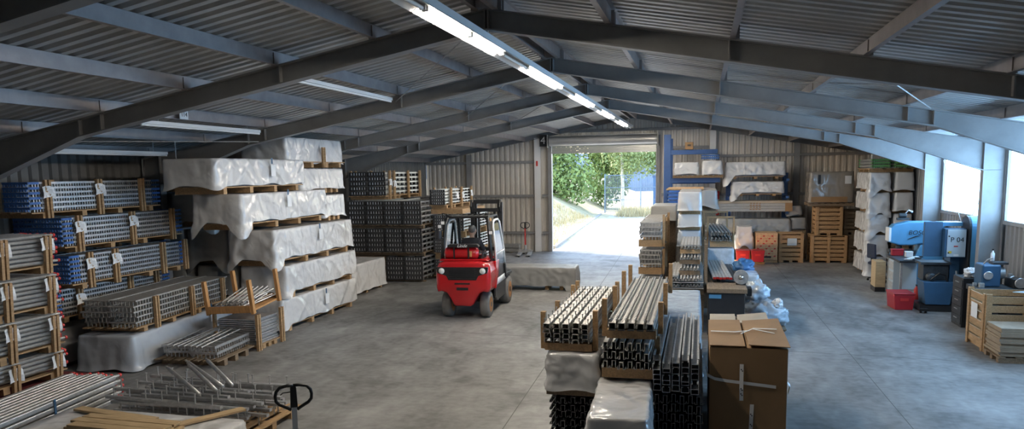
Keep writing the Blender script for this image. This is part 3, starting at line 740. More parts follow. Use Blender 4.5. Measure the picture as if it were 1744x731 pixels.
for i, (nm, z, Hh, y0, y1, X, Wd, m, dr, la) in enumerate(rowsW):
    wrapped((X, y0, z), 0, y1-y0, Wd, Hh, 'film wrapped bundle, %s in the tall left stack' % {'lowest front': 'lowest beside the aisle', 'second front': 'second from the floor beside the aisle', 'third front': 'third from the floor beside the aisle', 'fourth front': 'fourth from the floor beside the aisle', 'topmost front': 'uppermost long one beside the aisle', 'second rear': 'second level at the wall side', 'third rear': 'third level at the wall side', 'fourth rear': 'fourth level at the wall side'}[nm], 20+i, m, dr, la, hem=-.015 if m == 'film' else .03)
    zp = z-.132; yp = y0
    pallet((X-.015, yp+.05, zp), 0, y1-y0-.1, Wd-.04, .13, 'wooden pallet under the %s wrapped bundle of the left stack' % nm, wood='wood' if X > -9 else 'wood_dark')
# three shorter bundles at the far end of the same stack
for i, (nm, z, Hh, y0, y1, m) in enumerate((('topmost, under the rafter', 3.50, .50, 14.12, 16.64, 'film'), ('second from top', 2.92, .42, 14.66, 16.66, 'film'), ('third from top', 2.27, .46, 15.62, 16.68, 'film'))):
    wrapped((-8.42, y0, z), 0, y1-y0, 1.05, Hh, 'short film wrapped bundle at the far end of the left stack, %s' % nm, 40+i, m, (.05, .03, 0, .05), None, hem=.03)
    pallet((-8.435 if i else -8.32, y0+.04 if i != 1 else 15.55, z-.132), 0, y1-y0-.1 if i != 1 else 1.05, 1.0 if i else 1.26, .13, 'wooden pallet under a short bundle, %s' % nm, stakes=(1.35,) if i == 0 else (), sh=.32)
wrapped((-8.75, 17.25, .13), 0, 2.45, 1.05, .70, 'tall film wrapped bundle on the floor behind the left stack', 50, 'film', (.05, .02, 0, .05), None)
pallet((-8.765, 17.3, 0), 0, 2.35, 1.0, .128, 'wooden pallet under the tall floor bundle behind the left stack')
# support posts of frames below the high rear loads
for nm, (X, y0, z0, y1) in {'wall side': (-10.45, 13.2, .0, 16.2)}.items():
    pass
dp = dark_proto(2.6, .53, .104)
for c, x in enumerate((-9.76, -10.31)):
    for k in range(5):
        put(dp, (x, 13.16, 3.03+k*.105), 0, 'dark frame, %s from top, %s bundle high at the left wall' % (ORD[4-k], 'aisle side' if c == 0 else 'wall side'), 'dark stacking frames at the left wall')
pallet((-9.74, 13.14, 2.90), 0, 2.6, 1.1, .128, 'wooden pallet under the dark frame bundles high at the left wall')
# columns of stacked dark frames under them, out of the light
for i, (z0, z1) in enumerate(((2.30, 2.88), (1.50, 2.15), (.80, 1.35))):
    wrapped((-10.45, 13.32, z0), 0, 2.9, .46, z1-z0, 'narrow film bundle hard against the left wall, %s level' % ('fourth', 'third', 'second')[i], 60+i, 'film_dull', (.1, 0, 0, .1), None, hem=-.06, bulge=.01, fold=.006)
mb = MB()
fb = thing('timber_stack', 'dark timber bearers stacked at the foot of the left wall', 'timber', (-10.42, 13.3, 0))
for i in range(6): MB().box(-.56, .0, i*.13, -.04, 3.0, i*.13+.12).build('bearer', 'wood_dark', fb)
fb2 = thing('timber_stack', 'dark timber bearers on the floor behind the lowest wrapped bundle', 'timber', (-9.40, 13.75, 0))
for i in range(5): MB().box(-.85, .0, i*.13, -.0, 2.8, i*.13+.12).build('bearer', 'wood_dark', fb2)

# ------------------------------------------------------------------ left rear: stacks of dark frames near the gable
dq = dark_proto(2.95, .56, .139)
for lv, (nm, z0) in enumerate((('lowest', .06), ('second', .885), ('third', 1.705), ('top', 2.56))):
    for c in range(4 if lv < 3 else 2):
        x = -7.90-c*.585 if lv < 3 else -8.98-c*.585
        if lv == 0 and c > 1: continue
        for k in range(5):
            put(dq, (x, 20.42+.015*math.sin(c*3+k), z0+k*.140), 0, 'dark frame, %s from top, %s bundle from right, %s level, rear stack' % (ORD[4-k], ORD[c], nm), 'dark stacking frames near the gable')
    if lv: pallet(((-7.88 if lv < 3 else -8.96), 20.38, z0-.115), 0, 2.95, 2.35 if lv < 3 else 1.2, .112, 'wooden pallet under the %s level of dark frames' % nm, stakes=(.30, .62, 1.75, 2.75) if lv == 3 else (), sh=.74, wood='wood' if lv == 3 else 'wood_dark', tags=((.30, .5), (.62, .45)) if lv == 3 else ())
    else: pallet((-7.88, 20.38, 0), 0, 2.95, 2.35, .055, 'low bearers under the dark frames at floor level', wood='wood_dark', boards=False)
# two dummy timbers carry the hidden rear columns of the floor level
for c in (2, 3):
    t_ = thing('timber_stack', 'dark bearers beneath the %s bundle from the right' % ORD[c], 'timber', (-7.90-c*.585, 20.45, .06))
    for k in range(5): MB().box(-.55, 0, k*.14, 0, 2.9, k*.14+.13).build('bearer', 'wood_dark', t_)
dr_ = dark_proto(2.75, .47, .092)
for lv, (nm, z0, x1, nc, rows) in enumerate((('lowest', .12, -6.85, 2, 5), ('second', .80, -6.85, 2, 5), ('third', 1.46, -6.85, 2, 5), ('top', 2.24, -7.42, 1, 5))):
    for c in range(nc):
        for k in range(rows):
            put(dr_, (x1-c*.49, 21.2, z0+k*.093), 0, 'dark frame, %s from top, %s, %s load directly behind the forklift' % (ORD[rows-1-k], 'right bundle' if c == 0 else 'left bundle', nm), 'dark frames behind the forklift')
    ph_ = .208 if lv in (1, 2) else .116
    pallet((x1+.01, 21.16, z0-ph_-.002), 0, 2.75, .98 if nc > 1 else .49, ph_, 'pale stake pallet under the %s load behind the forklift' % nm, stakes=(.55, 1.6, 2.65) if lv == 3 else (), sh=.52, tags=((1.65, .36), (2.6, .40), (1.1, .36)) if lv == 3 else ())
MB().box(-7.9, 21.3, 1.97, -6.9, 23.7, 2.11).build('deck_boards', 'wood', tag(thing('wooden_pallet', 'open wooden frame beneath the top load behind the forklift', 'pallet'), group='timber pallets under the loads'))

# ------------------------------------------------------------------ left front: stake frame with loose bars, flat ladders, pipes
sp_b = (-7.86, 11.78, 0)
lad = lattice_proto('ladder_frame', 'ladder frame', 1.12, .50, .105, None, .07, 'galv', .16)
pallet((-7.80, 10.58, 0), R(3), 1.17, 1.2, .13, 'dark low pallet under the loose ladder frames beside the aisle', wood='wood_dark')
lz = [(-8.0, 10.72, .135, 9), (-8.02, 10.70, .245, 7), (-8.54, 10.74, .135, 7), (-8.55, 10.70, .245, 7), (-8.2, 10.74, .352, 11)]
for i, (x, y, z, a) in enumerate(lz[:4]):
    put(lad, (x+.1, y, z), R(a*.6), 'ladder frame on the low dark pallet, %s' % ('lower right', 'upper right', 'lower left', 'upper left')[i], 'loose ladder frames')
bar = thing('steel_bar', 'x', 'bar'); MB().tube([(0, 0, 0), (0, 1.25, .05)], .014, 8).build('bar', 'galv', bar)
MB().lathe([(.022, 0), (.022, .02)], (0, 0, -.01), 'y', 8).build('flange', 'galv_dull', bar)
random.seed(12)
for i in range(7): put(bar, (-8.75+i*.115, 10.52+.04*random.random(), .368), R(5+random.uniform(-5, 5)), 'loose bar lying on the ladder frames, %s from the wall side' % ORD[i], 'loose bars')
# lower cradle
cr = pallet((-7.86, 11.82, .0), 0, .88, .86, .10, 'lower timber cradle holding long rails on edge', stakes=(.05, .84), sh=.58)
rail = thing('steel_rail', 'x', 'rail'); MB().box(-.80, 0, 0, 0, .72, .022).build('plate', 'galv', rail); MB().box(-.012, 0, .022, 0, .72, .034).build('edge', 'galv', rail)
for k in range(13): put(rail, (-7.89-.02*(k % 3), 11.90, .102+k*.037), R(.0), 'flat galvanised rail in the lower cradle, %s from top' % ORD[12-k], 'rails in the lower cradle')
# upper tilted box
ub = thing('stake_box', 'tilted orange timber box full of loose bars on the lower cradle', 'box', (-7.86, 11.72, .745))
ub.rotation_euler = (R(5), R(-3), R(2))
mb = MB(); mb.box(-.85, 0, .0, .0, 1.0, .03); mb.build('floor_board', 'wood_orange', ub)
for n_, b in enumerate(((-.85, -.03, 0, 0, 0, .13), (-.85, 1.0, 0, 0, 1.03, .10))): MB().box(*b).build('end_board', 'wood_orange', ub)
for (x, y) in ((.03, .02), (.03, .95), (-.88, .02), (-.88, .95)): MB().box(x-.03, y-.04, -.03, x+.03, y+.04, .60).build('stake', 'wood_orange', ub)
random.seed(5); mw = ub.matrix_basis.copy() if False else Matrix.LocRotScale(ub.location, ub.rotation_euler, None)
for i in range(24):
    lay = i//6; a = R((-9, 8, -5, 10)[lay]); p = mw @ Vector((-.16-(i % 6)*.105+(.08 if a > 0 else -.06), .05, .056+.046*lay))
    if i >= 24: continue
    o = put(bar, p, a, 'loose bar in the tilted orange box, %s in the heap' % ((ORD[i]+' from below') if i < 16 else ORD[25-i]+' from the top'), 'loose bars'); o.rotation_euler = (R(5), R(-3), a); o.scale = (1, .78, 1)
# pipe bundle lower left
pdir = Vector((-.21, 1.72, 0)).normalized(); pyaw = math.atan2(.10, 1.0)
pt = square_tube_proto(3.4, .062, 'red_cap')
for k in range(5):
    for c in range(9):
        if k < 4 and c > 1: continue
        put(pt, local((-7.30, 4.85, .20+k*.077), R(7), (-c*.088, .05*math.sin(c*1.3+k*.7), 0)), R(7), 'bluish pipe in the corner bundle, %s row from top, %s from aisle' % (ORD[4-k], ORD[c]), 'bluish pipes in the corner bundle')
pb = thing('pipe_cradle', 'strapped timber cradle under the bluish pipes at the left corner', 'pallet', (-7.30, 4.85, 0), R(7))
for y in (.6, 1.9, 2.9): MB().box(-.85, y-.05, 0, .05, y+.05, .165).build('bearer', 'wood', pb)
MB().box(-.80, .4, .03, -.66, 3.1, .055).build('runner', 'wood', pb); MB().box(-.06, .4, .03, .04, 3.1, .055).build('runner', 'wood', pb)
mb = MB()
for k in range(4): mb.box(-.70, .5, .171+k*.077, -.14, 3.1, .231+k*.077)
mb.build('spacer_board', 'wood_dark', pb)
for y in (1.0, 2.25): MB().box(.034, y, .15, .040, y+.035, .56).build('strap', 'machine_dark', pb)
# heap of post frames
pf = thing('post_frame', 'x', 'frame')
mb = MB(); mb.box(0, 0, 0, 1.75, .055, .035); mb.build('rail', 'galv', pf)
mb = MB()
for i in range(7): x = .12+i*.25; mb.tube([(x, .027, .035), (x, .027, .15)], .008, 6); mb.lathe([(.017, .15), (.017, .158)], (x, .027, 0), 'z', 8)
mb.box(.08, .02, .0352, 1.68, .034, .038)
mb.build('peg', 'galv', pf)
pfd = thing('post_frame', 'x', 'frame')
mb = MB(); mb.box(0, 0, .12, 1.9, .055, .155); mb.build('rail', 'galv', pfd)
mb = MB()
for i in range(8): x = .12+i*.235; mb.tube([(x, .027, .0), (x, .027, .12)], .008, 6)
mb.box(.08, .02, .114, 1.82, .034, .1198)
mb.build('peg', 'galv', pfd)
random.seed(9); n_ = 0
for k in range(2):
    for i in range(9):
        put(pfd, (-7.15+random.uniform(-.12, .12), 7.55+i*.125, .115+k*.158), R(random.uniform(-2, 2)), 'galvanised peg frame, pegs down, %s from near side, %s heap layer' % (ORD[i], ('lower', 'upper')[k]), 'peg frames in the front heap')
for i in range(7):
    put(pf, (-7.35+.5*(i % 2)+random.uniform(-.1, .1), 7.6+i*.16, .436), R(random.uniform(-4, 2)), 'galvanised peg frame pegs up on the front heap, %s from the near side' % ORD[i], 'peg frames in the front heap')
pallet((-5.2, 7.4, 0), 0, 1.4, 2.0, .11, 'low pallet under the front heap of galvanised peg frames', wood='wood')
lt = thing('steel_tube', 'x', 'tube'); MB().tube([(0, 0, 0), (1.0, 0, 0)], .026, 10).build('tube', 'galv', lt, True); MB().tube([(-.08, 0, 0), (0, 0, 0)], .016, 8).build('spigot', 'galv_dull', lt)
for i, (x, y, z, a, b) in enumerate(((-6.75, 8.15, .70, -32, 8), (-6.55, 8.3, .72, -36, 7), (-6.6, 8.35, .74, -30, 8), (-6.45, 8.55, .72, -38, 7))):
    o = put(lt, (x, y, z), 0, 'loose tube lying askew across the front heap, %s from the left' % ORD[i], 'loose tubes on the front heap'); o.rotation_euler = (0, R(b), R(a))
# timber planks on a sheeted load at the bottom edge
sl = wrapped((-4.95, 6.2, .12), 0, .95, 2.35, .34, 'flat sheeted load under the timber planks at the bottom edge', 77, 'film', (.0, .0, 0, 0), None, hem=.0)
pallet((-4.97, 6.22, 0), 0, .9, 2.3, .118, 'pallet under the sheeted load at the bottom edge')
pk = thing('timber_plank', 'x', 'plank'); MB().box(0, 0, 0, 1.22, .125, .026).build('board', 'plank', pk, bevel=.003)
random.seed(31)
for i in range(12):
    k, c = divmod(i, 3)
    put(pk, (-6.62+random.uniform(-.05, .06), 6.30+c*.135+random.uniform(0, .006), .474+k*.0275), R(-1.5), 'sawn plank in the pile at the bottom edge, %s layer up, %s from front' % (ORD[k], ORD[c]), 'timber planks at the bottom edge')
put(pk, (-7.15, 6.98, .478), R(-8), 'single plank lying askew left of the timber pile', 'timber planks at the bottom edge')
put(pk, (-5.75, 6.35, .478), R(58), 'single plank lying askew right of the timber pile', 'timber planks at the bottom edge')
# ------------------------------------------------------------------ centre row: profile bundles
def channel_proto(L, W=.085, h=.05, pegs=.0, m='galv_warm', peg_h=.045, t=.007, hooks=0.0, open_top=False, top=.26, label_cat='profile'):
    r = thing('steel_profile', 'x', label_cat)
    mb = MB()
    if open_top:
        mb.box(-W/2, 0, 0, W/2, L, t); mb.box(-W/2, 0, t, -W/2+t, L, h); mb.box(W/2-t, 0, t, W/2, L, h)
        mb.box(-W/2+t, 0, h-t, -W/2+.02, L, h); mb.box(W/2-.02, 0, h-t, W/2-t, L, h)
    else:
        q = W*top
        mb.box(-q, 0, h-t, q, L, h); mb.box(-q, 0, .012, -q+t, L, h-t); mb.box(q-t, 0, .012, q, L, h-t)
        mb.box(-W/2, 0, .004, -q+t, L, .004+t); mb.box(q-t, 0, .004, W/2, L, .004+t)
        mb.box(-W/2, 0, .004, -W/2+t, L, .026); mb.box(W/2-t, 0, .004, W/2, L, .026)
    mb.build('profile', m, r)
    if pegs:
        mb = MB(); n = int(L/pegs); mb.box(-.004, .03, h-.001, .004, L-.03, h+.002)
        for i in range(n):
            y = .06+i*pegs
            for s in ((-1, 1) if not hooks else (-1, 1)):
                x = s*W*(top-.06)
                if hooks: mb.box(s*W*top-.005, y, h, s*W*top+.005, y+hooks, h+peg_h); mb.box(min(s*W*top, s*W*(top-.14)), y, h+peg_h-.006, max(s*W*top, s*W*(top-.14)), y+hooks, h+peg_h)
                else: mb.tube([(x, y, h), (x, y, h+peg_h)], .006, 5); mb.box(x-.008, y-.008, h+peg_h-.012, x+.008, y+.008, h+peg_h)
        mb.build('studs', 'galv_dull', r)
    return r
def stack(proto, proto_top, x0, y0, z0, cols, rows, dx, dz, what, where, group, yaw=0, jit=.04, seed=1, drop=None, skip=None):
    rnd = random.Random(seed)
    for c in range(cols):
        for k in range(rows):
            if skip and skip(c, k): continue
            p = proto_top if k == rows-1 else proto
            put(p, local((x0, y0, z0), yaw, (c*dx, rnd.uniform(-jit, jit), k*dz+(drop(c) if drop else 0))), yaw,
                '%s, %s row from top, %s column from left, %s' % (what, ORD[rows-1-k], ORD[c], where), group)
# front left bundle (studded profiles)
cp = channel_proto(2.72, .092, .054, 0, 'galv_warm', top=.40); cpt = channel_proto(2.72, .092, .054, .24, 'galv_warm', .05, top=.40)
stack(cp, cpt, -1.665, 8.14, 1.255, 5, 4, .108, .060, 'studded profile', 'front left bundle', 'studded profiles, front left centre', seed=2)
def cradle(x0, x1, y0, y1, z0, h, label, posts=(), ph=.5, wood='wood', bearers=(.12, None), bh=.0):
    """open timber cradle: bearers across, posts at both sides"""
    r = thing('timber_cradle', label, 'cradle', ((x0+x1)/2, y0, z0), 0, 'timber cradles of the centre row'); w = (x1-x0)/2; L = y1-y0
    for y in [.06, L*.5, L-.12]: MB().box(-w, y-.04, 0, w, y+.06, h).build('bearer', wood, r)
    for (s, y, zh) in posts: x = s*(w+.032); MB().box(x-.028, y-.035, -bh, x+.028, y+.035, zh).build('post', wood, r)
    return r
cradle(-1.70, -1.16, 8.16, 10.86, 1.165, .085, 'timber cradle under the front left studded profiles', [(-1, .12, .43), (1, .10, .46), (-1, 1.0, .40), (-1, 2.2, .42), (1, 2.4, .45), (-1, 2.6, .42)])
wrapped((-1.10, 8.13, .73), 0, 2.7, .56, .425, 'small creased film bundle below the front left studded profiles', 101, 'film', (.02, 0, 0, .03), None, hem=.0, bulge=.05, crink=.022, fold=.03)
cradle(-1.68, -1.12, 8.12, 10.8, .655, .065, 'dark timber cradle under the small creased film bundle', wood='wood_dark')
cq = channel_proto(2.7, .10, .075, 0, 'dark_steel')
stack(cq, cq, -1.60, 8.15, .20, 5, 5, .112, .088, 'dark profile end', 'bottom front left', 'dark profiles, bottom front left', seed=3)
cradle(-1.67, -1.09, 8.12, 10.8, .05, .145, 'dark cradle on the floor at the front left of the centre row', wood='wood_dark')
# front middle: hooked rails
ch = channel_proto(3.42, .094, .062, .085, 'galv_warm', .03, hooks=.05, top=.40)
stack(ch, ch, -.915, 8.06, 1.475, 5, 1, .102, .1, 'hooked rail', 'front middle', 'hooked rails, front middle', seed=4)
fb_ = thing('flat_bar', 'x', 'bar'); MB().box(-.036, 0, 0, .036, 3.3, .012).build('bar', 'iron', fb_)
for i in range(5): put(fb_, (-.915+i*.102, 8.0, 1.458), 0, 'dark flat bar below the hooked rails, %s from the left' % ORD[i], 'flat bars under the hooked rails')
cradle(-.98, -.44, 8.04, 11.45, 1.36, .095, 'timber cradle under the hooked rails in the front middle', [(-1, .14, .42), (-1, 1.2, .40), (-1, 2.3, .44), (1, .35, .36), (1, 1.5, .40), (1, 3.2, .44), (-1, 3.3, .40)])
cs = channel_proto(3.0, .09, .085, 0, 'galv_dull')
stack(cs, cs, -.985, 7.98, 1.035, 6, 3, .090, .105, 'dull profile', 'front middle second bundle', 'dull profiles, front middle', seed=5)
cradle(-1.03, -.47, 8.02, 11.0, .92, .11, 'timber cradle under the dull profiles of the front middle', [(1, .3, .42)], wood='wood')
wrapped((-.44, 6.75, .30), R(2.7), 3.5, .55, .59, 'pale sheeted bundle reaching forward at the foot of the front middle stack', 103, 'film', (.0, .0, 0, .0), None, hem=-.30, bulge=.05, crink=.009, sag=.05)
stack(cq, cq, -.93, 6.95, .022, 4, 2, .112, .088, 'dark profile end', 'under the pale sheeted bundle', 'dark profiles under the sheet', seed=13)
# front right: open channels
co = channel_proto(2.45, .085, .066, 0, 'galv', open_top=True)
stack(co, co, -.425, 7.98, .80, 5, 6, .100, .068, 'open steel channel', 'front right bundle', 'open channels, front right centre', seed=6, jit=.10, drop=lambda c: (0, -.0, -.0, .0, -.0)[c], skip=lambda c, k: (c in (1,) and k == 5))
cradle(-.47, .03, 8.15, 10.4, .755, .04, 'flat timber bearers between the channel bundles at the front right', wood='wood_dark')
ct_ = channel_proto(2.6, .088, .095, 0, 'dark_steel')
stack(ct_, ct_, -.43, 8.12, .12, 6, 6, .090, .104, 'dark heavy profile end', 'under the open channels', 'dark heavy profiles, bottom front right', seed=7)
cradle(-.48, .08, 8.1, 10.7, .0, .115, 'dark bearers on the floor under the heavy profiles', [], wood='wood_dark')
wrapped((.02, 10.85, .25), 0, 2.5, .55, .82, 'milky film block behind the open channels', 105, 'clear_bag', (.05, 0, 0, .02), None, hem=.02, bulge=.05)
pallet((.02, 10.9, .0), 0, 2.4, .54, .245, 'high dark bearers under the milky film block', wood='wood_dark')
# ------------------------------------------------------------------ centre rear left: comb ended lattice stacks
lc = lattice_proto('lattice_plank', 'scaffold plank', 3.0, .48, .100, None, .07, 'galv_warm', .07)
for lv, (z0, n, y0) in enumerate(((.38, 4, 17.05), (.99, 4, 17.0), (1.62, 4, 17.0))):
    for k in range(n):
        put(lc, (-.84+.015*math.sin(k*2.1+lv), y0+.03*math.sin(k*1.7), z0+k*.102), 0, 'comb ended plank, %s from top, %s load of the stack at the door' % (ORD[n-1-k], ('lowest', 'middle', 'top')[lv]), 'comb ended lattice planks')
    cradle(-1.34, -.815, y0+.02, y0+2.95, z0-.16 if lv else z0-.38, .155 if lv else .37, 'timber cradle under the %s comb ended load' % ('lowest', 'middle', 'top')[lv], [(1, .10, .58 if lv < 2 else .72), (1, 1.4, .58), (1, 2.7, .62)] if lv else [], wood='wood' if lv else 'wood_dark')
wrapped((-.62, 20.15, 1.85), 0, 1.7, .62, .38, 'flat pale bundle behind the comb ended stack', 107, 'film_dull', (.02, 0, 0, .02), None, hem=.0)
pallet((-.62, 20.2, 0), 0, 1.6, .60, 1.845, 'tall dark trestle under the flat pale bundle', wood='wood_dark', ys=[.3, 1.4])
# centre rear middle: stepped loads
cm = channel_proto(2.6, .060, .055, 0, 'galv_warm')
cmt = channel_proto(2.6, .060, .055, 0, 'galv_warm')
stack(cm, cmt, -.52, 14.5, .95, 10, 2, .0625, .11, 'pale profile', 'lowest stepped load', 'pale profiles, stepped loads', seed=8)
for k, z in enumerate((.935, 1.045)):
    t_ = thing('steel_tray', 'long flat steel tray under the %s profiles of the stepped load' % ('lower', 'upper')[k], 'tray', (-.24, 14.45, z)); MB().box(-.33, 0, -.012, .33, 2.7, .0).build('sheet', 'galv_dull', t_); MB().box(-.33, 0, 0, -.325, 2.7, .04).build('lip', 'galv_dull', t_)
cradle(-.58, .10, 14.55, 17.1, .80, .115, 'dark cradle under the lowest stepped load', [(1, .2, .95), (1, .75, .90), (-1, .2, .30), (1, 1.6, .9)], wood='wood_dark')
pallet((.10, 14.6, 0), 0, 2.4, .66, .795, 'high dark trestle carrying the stepped loads', wood='wood_dark', ys=[.3, 2.1])
for k, (y, z) in enumerate(((14.95, 1.17), (15.35, 1.34), (15.75, 1.51))):
    stack(cm, cmt, -.345, y, z+.03, 6, 1, .0655, .1, 'pale profile', '%s step, middle stack' % ('first', 'second', 'third')[k], 'pale profiles, stepped loads', seed=20+k)
    cradle(-.385, .02, y+.01, y+2.3, z-.06, .088, 'thin cradle under the %s step of pale profiles' % ('first', 'second', 'third')[k], wood='wood_dark' if k < 2 else 'wood')
lp = thing('steel_plank', 'x', 'plank'); MB().box(-.028, 0, 0, .028, 2.0, .03).build('plank', 'galv_warm', lp); MB().box(-.006, .02, .03, .006, 1.98, .034).build('ridge', 'galv', lp)
for i in range(3): put(lp, (-.53+i*.06, 14.55, 1.135), R(0), 'narrow pale plank on the left of the lowest stepped load, %s from the left' % ORD[i], 'narrow pale planks')
for i in range(6): put(lp, (-.345+i*.0655, 15.8, 1.60), 0, 'narrow pale plank topping the third step, %s from the left' % ORD[i], 'narrow pale planks')
# wrapped tower behind
for k, (z, H, y, m) in enumerate(((1.40, .34, 18.05, 'film_blue'), (1.86, .27, 18.0, 'film'), (2.24, .42, 17.9, 'film'))):
    wrapped((.02, y, z), 0, 2.6, .50, H, 'small film bundle in the tower behind the stepped loads, %s' % ('lowest of three', 'middle of three', 'topmost of three')[k], 110+k, m, (.02, 0, 0, .02), None, hem=.0, bulge=.03)
    pallet((.01, y+.03, z-.112 if k else 0), 0, 2.5, .48, .110 if k else z-.002, '%s timber pallet in the film tower behind the stepped loads' % ('tall bottom', 'thin middle', 'top')[k], wood='wood' if k else 'wood_dark')
# blue tipped and wrapped load further back on the cantilever rack arm line
pb2 = lattice_proto('guardrail_frame', 'scaffold frame', 2.4, .36, .10, 'blue_cap', .07, 'galv_dull')
for k in range(4): put(pb2, (-.55, 22.0, 2.18+k*.1015), 0, 'short blue tipped frame beside the film tower, %s from top' % ORD[3-k], 'short blue tipped frames')
pallet((-.54, 22.0, 0), 0, 2.4, .38, 2.175, 'tall trestle under the short blue tipped frames', wood='wood_dark', ys=[.3, 2.0])
MB().box(-.95, 22.0, 2.595, .10, 24.2, 2.63).build('cover_board', 'wood', tag(thing('cover_board', 'thin board over the short blue tipped frames', 'board')))
wrapped((.46, 22.0, 2.16), 0, 2.4, .42, .42, 'small film bundle right of the film tower', 115, 'film_dull', (.1, 0, 0, .0), None, hem=.02, bulge=.05)
pallet((.45, 22.03, 0), 0, 2.3, .40, 2.155, 'tall trestle under the small film bundle right of the tower', wood='wood_dark', ys=[.3, 2.0])
# centre rear right
cr2 = channel_proto(3.0, .075, .085, 0, 'galv_warm')
cr2t = channel_proto(3.0, .078, .085, 0, 'galv_warm')
stack(cr2, cr2t, .30, 18.0, 1.50, 6, 2, .079, .13, 'ribbed profile', 'right rear bundle', 'ribbed profiles, right rear centre', seed=9, yaw=R(2))
gf = thing('gate_frame', 'thin brown rectangular frame standing over the ribbed profiles, nearer one', 'frame', (.5, 18.4, 1.34), R(2), 'thin brown frames')
for b in ((-.33, 0, 0, -.29, .04, .72), (.27, 0, 0, .31, .04, .72), (-.33, 0, .68, .31, .04, .72)): MB().box(*b).build('bar', 'wood', gf)
clone(gf, (.42, 20.6, 1.34), R(2), 'thin brown rectangular frame standing over the ribbed profiles, further one', 'thin brown frames')
cradle(.24, .78, 18.05, 20.9, 1.36, .135, 'timber cradle under the ribbed profiles', [], wood='wood')
wrapped((.78, 18.0, .55), 0, 2.9, .62, .78, 'large milky film bundle below the ribbed profiles', 117, 'clear_bag', (.05, 0, 0, .05), None, hem=.05, bulge=.05)
pallet((.77, 18.05, 0), 0, 2.8, .60, .545, 'high dark bearers under the large milky film bundle', wood='wood_dark')
rp_ = thing('steel_plank', 'x', 'plank'); MB().box(-.027, 0, 0, .027, 3.3, .045).build('plank', 'galv_warm', rp_); MB().box(-.027, -.022, .002, .027, -.001, .043).build('end_cap', 'red_cap', rp_)
for i in range(6): put(rp_, (.30+i*.062, 15.1+.03*math.sin(i*2), 1.02), R(2.2), 'pale plank with red end cap behind the workbench, %s from the left' % ORD[i], 'red capped planks')
for i in range(7): put(fb_, (.30+i*.085, 15.2, .96), R(2.2), 'dark flat bar below the red capped planks, %s from the left' % ORD[i], 'flat bars under the red capped planks')
pallet((.85, 15.25, 0), R(2), 2.6, .66, .94, 'high dark trestle under the red capped planks', wood='wood_dark', ys=[.3, 2.3])
wrapped((1.20, 15.95, .30), R(1), .70, .24, .70, 'slim cloudy film bundle right of the red capped planks', 119, 'clear_bag', (.1, .05, 0, .05), None, hem=.1, bulge=.05)
pallet((1.19, 15.97, 0), R(1), .66, .22, .295, 'bearers under the slim cloudy film bundle', wood='wood_dark')
# ------------------------------------------------------------------ cartons, bench, bags
def carton(loc, W, L, H, label, seed=0, m='card', tapes=True, flaps=True):
    r = thing('cardboard_box', label, 'box', loc, 0)
    mb = MB(); n = 8
    mb.box(0, 0, 0, W, L, H-.012); mb.build('body', m, r, bevel=.012)
    if flaps:
        for (a, b, up, tilt) in ((0, W*.46, .0, .015), (W*.50, W+.02, .02, .05)):
            mb = MB(); mb.add([(a, -.01, H+up), (b, -.01, H+up*.3), (b-.0, L, H+tilt), (a, L, H+.005), (a, -.01, H+up+.007), (b, -.01, H+up*.3+.007), (b, L, H+tilt+.007), (a, L, H+.012)],
                              [(0, 3, 2, 1), (4, 5, 6, 7), (0, 1, 5, 4), (1, 2, 6, 5), (2, 3, 7, 6), (3, 0, 4, 7)]); mb.build('flap', m, r)
    return r
ca = carton((.13, 8.50, .14), .84, 1.42, 1.08, 'big brown cardboard box with white straps and taped flaps in the front', 1)
def ribbon(r, pts, w, nm, m, nrm):
    mb = MB(); vs = []
    for p in pts: p = Vector(p); vs += [p+Vector(w)/2, p-Vector(w)/2]
    fs = [(2*i, 2*i+1, 2*i+3, 2*i+2) for i in range(len(pts)-1)]; mb.add(vs, fs); o = mb.build(nm, m, r); s = o.modifiers.new('t', 'SOLIDIFY'); s.thickness = .003; s.offset = 0
ribbon(ca, [(-.03, .6, .80), (-.035, .2, .78), (-.02, -.02, .74), (.06, -.035, .705), (.2, -.03, .685), (.4, -.02, .665), (.62, -.012, .645), (.72, -.01, .635)], (0, 0, .035), 'strap', 'white_metal', 0)
ribbon(ca, [(.35, -.014, .88), (.35, -.04, .60), (.355, -.012, .46)], (.042, 0, 0), 'tape_strip', 'tape', 0)
ribbon(ca, [(.47, -.006, .42), (.46, -.006, .02)], (.042, 0, 0), 'tape_strip', 'tape', 0)
for (x, zs, dy) in ((.352, (.82, .60, .54), -.045), (.465, (.30, .18, .10), -.009)):
    mb = MB()
    for z in zs: mb.box(x-.012, dy-.002, z, x, dy, z+.014); mb.box(x, dy-.002, z-.016, x+.012, dy, z-.002)
    mb.build('tape_mark', 'ink', ca)
ribbon(ca, [(.02, .62, 1.112), (.30, .60, 1.116), (.47, .72, 1.112)], (0, .035, .0), 'tape_strip', 'tape', 0)
ribbon(ca, [(.36, .50, 1.118), (.52, .75, 1.135), (.78, .72, 1.14)], (0, .035, .0), 'tape_strip', 'tape', 0)
ribbon(ca, [(.50, .72, 1.135), (.74, .52, 1.132)], (0, .03, .0), 'tape_strip', 'tape', 0)
ribbon(ca, [(.86, .3, .62), (.90, .28, .58), (.875, .25, .50)], (0, .05, .02), 'strap', 'white_metal', 0)
pallet((.97, 8.52, 0), 0, 1.4, .82, .137, 'low pallet under the big brown cardboard box', wood='wood_dark')
cb = carton((.16, 10.05, .14), .74, .80, .98, 'paler open cardboard box behind the big brown one', 2, 'card_pale')
pallet((.9, 10.1, 0), 0, .75, .72, .137, 'low pallet under the paler cardboard box', wood='wood_dark')
be = thing('workbench', 'dark steel workbench with a thick worn wooden top', 'bench', (.17, 14.1, 0))
MB().box(0, .05, .10, .66, .72, .90).build('cabinet', 'black_steel', be, bevel=.01)
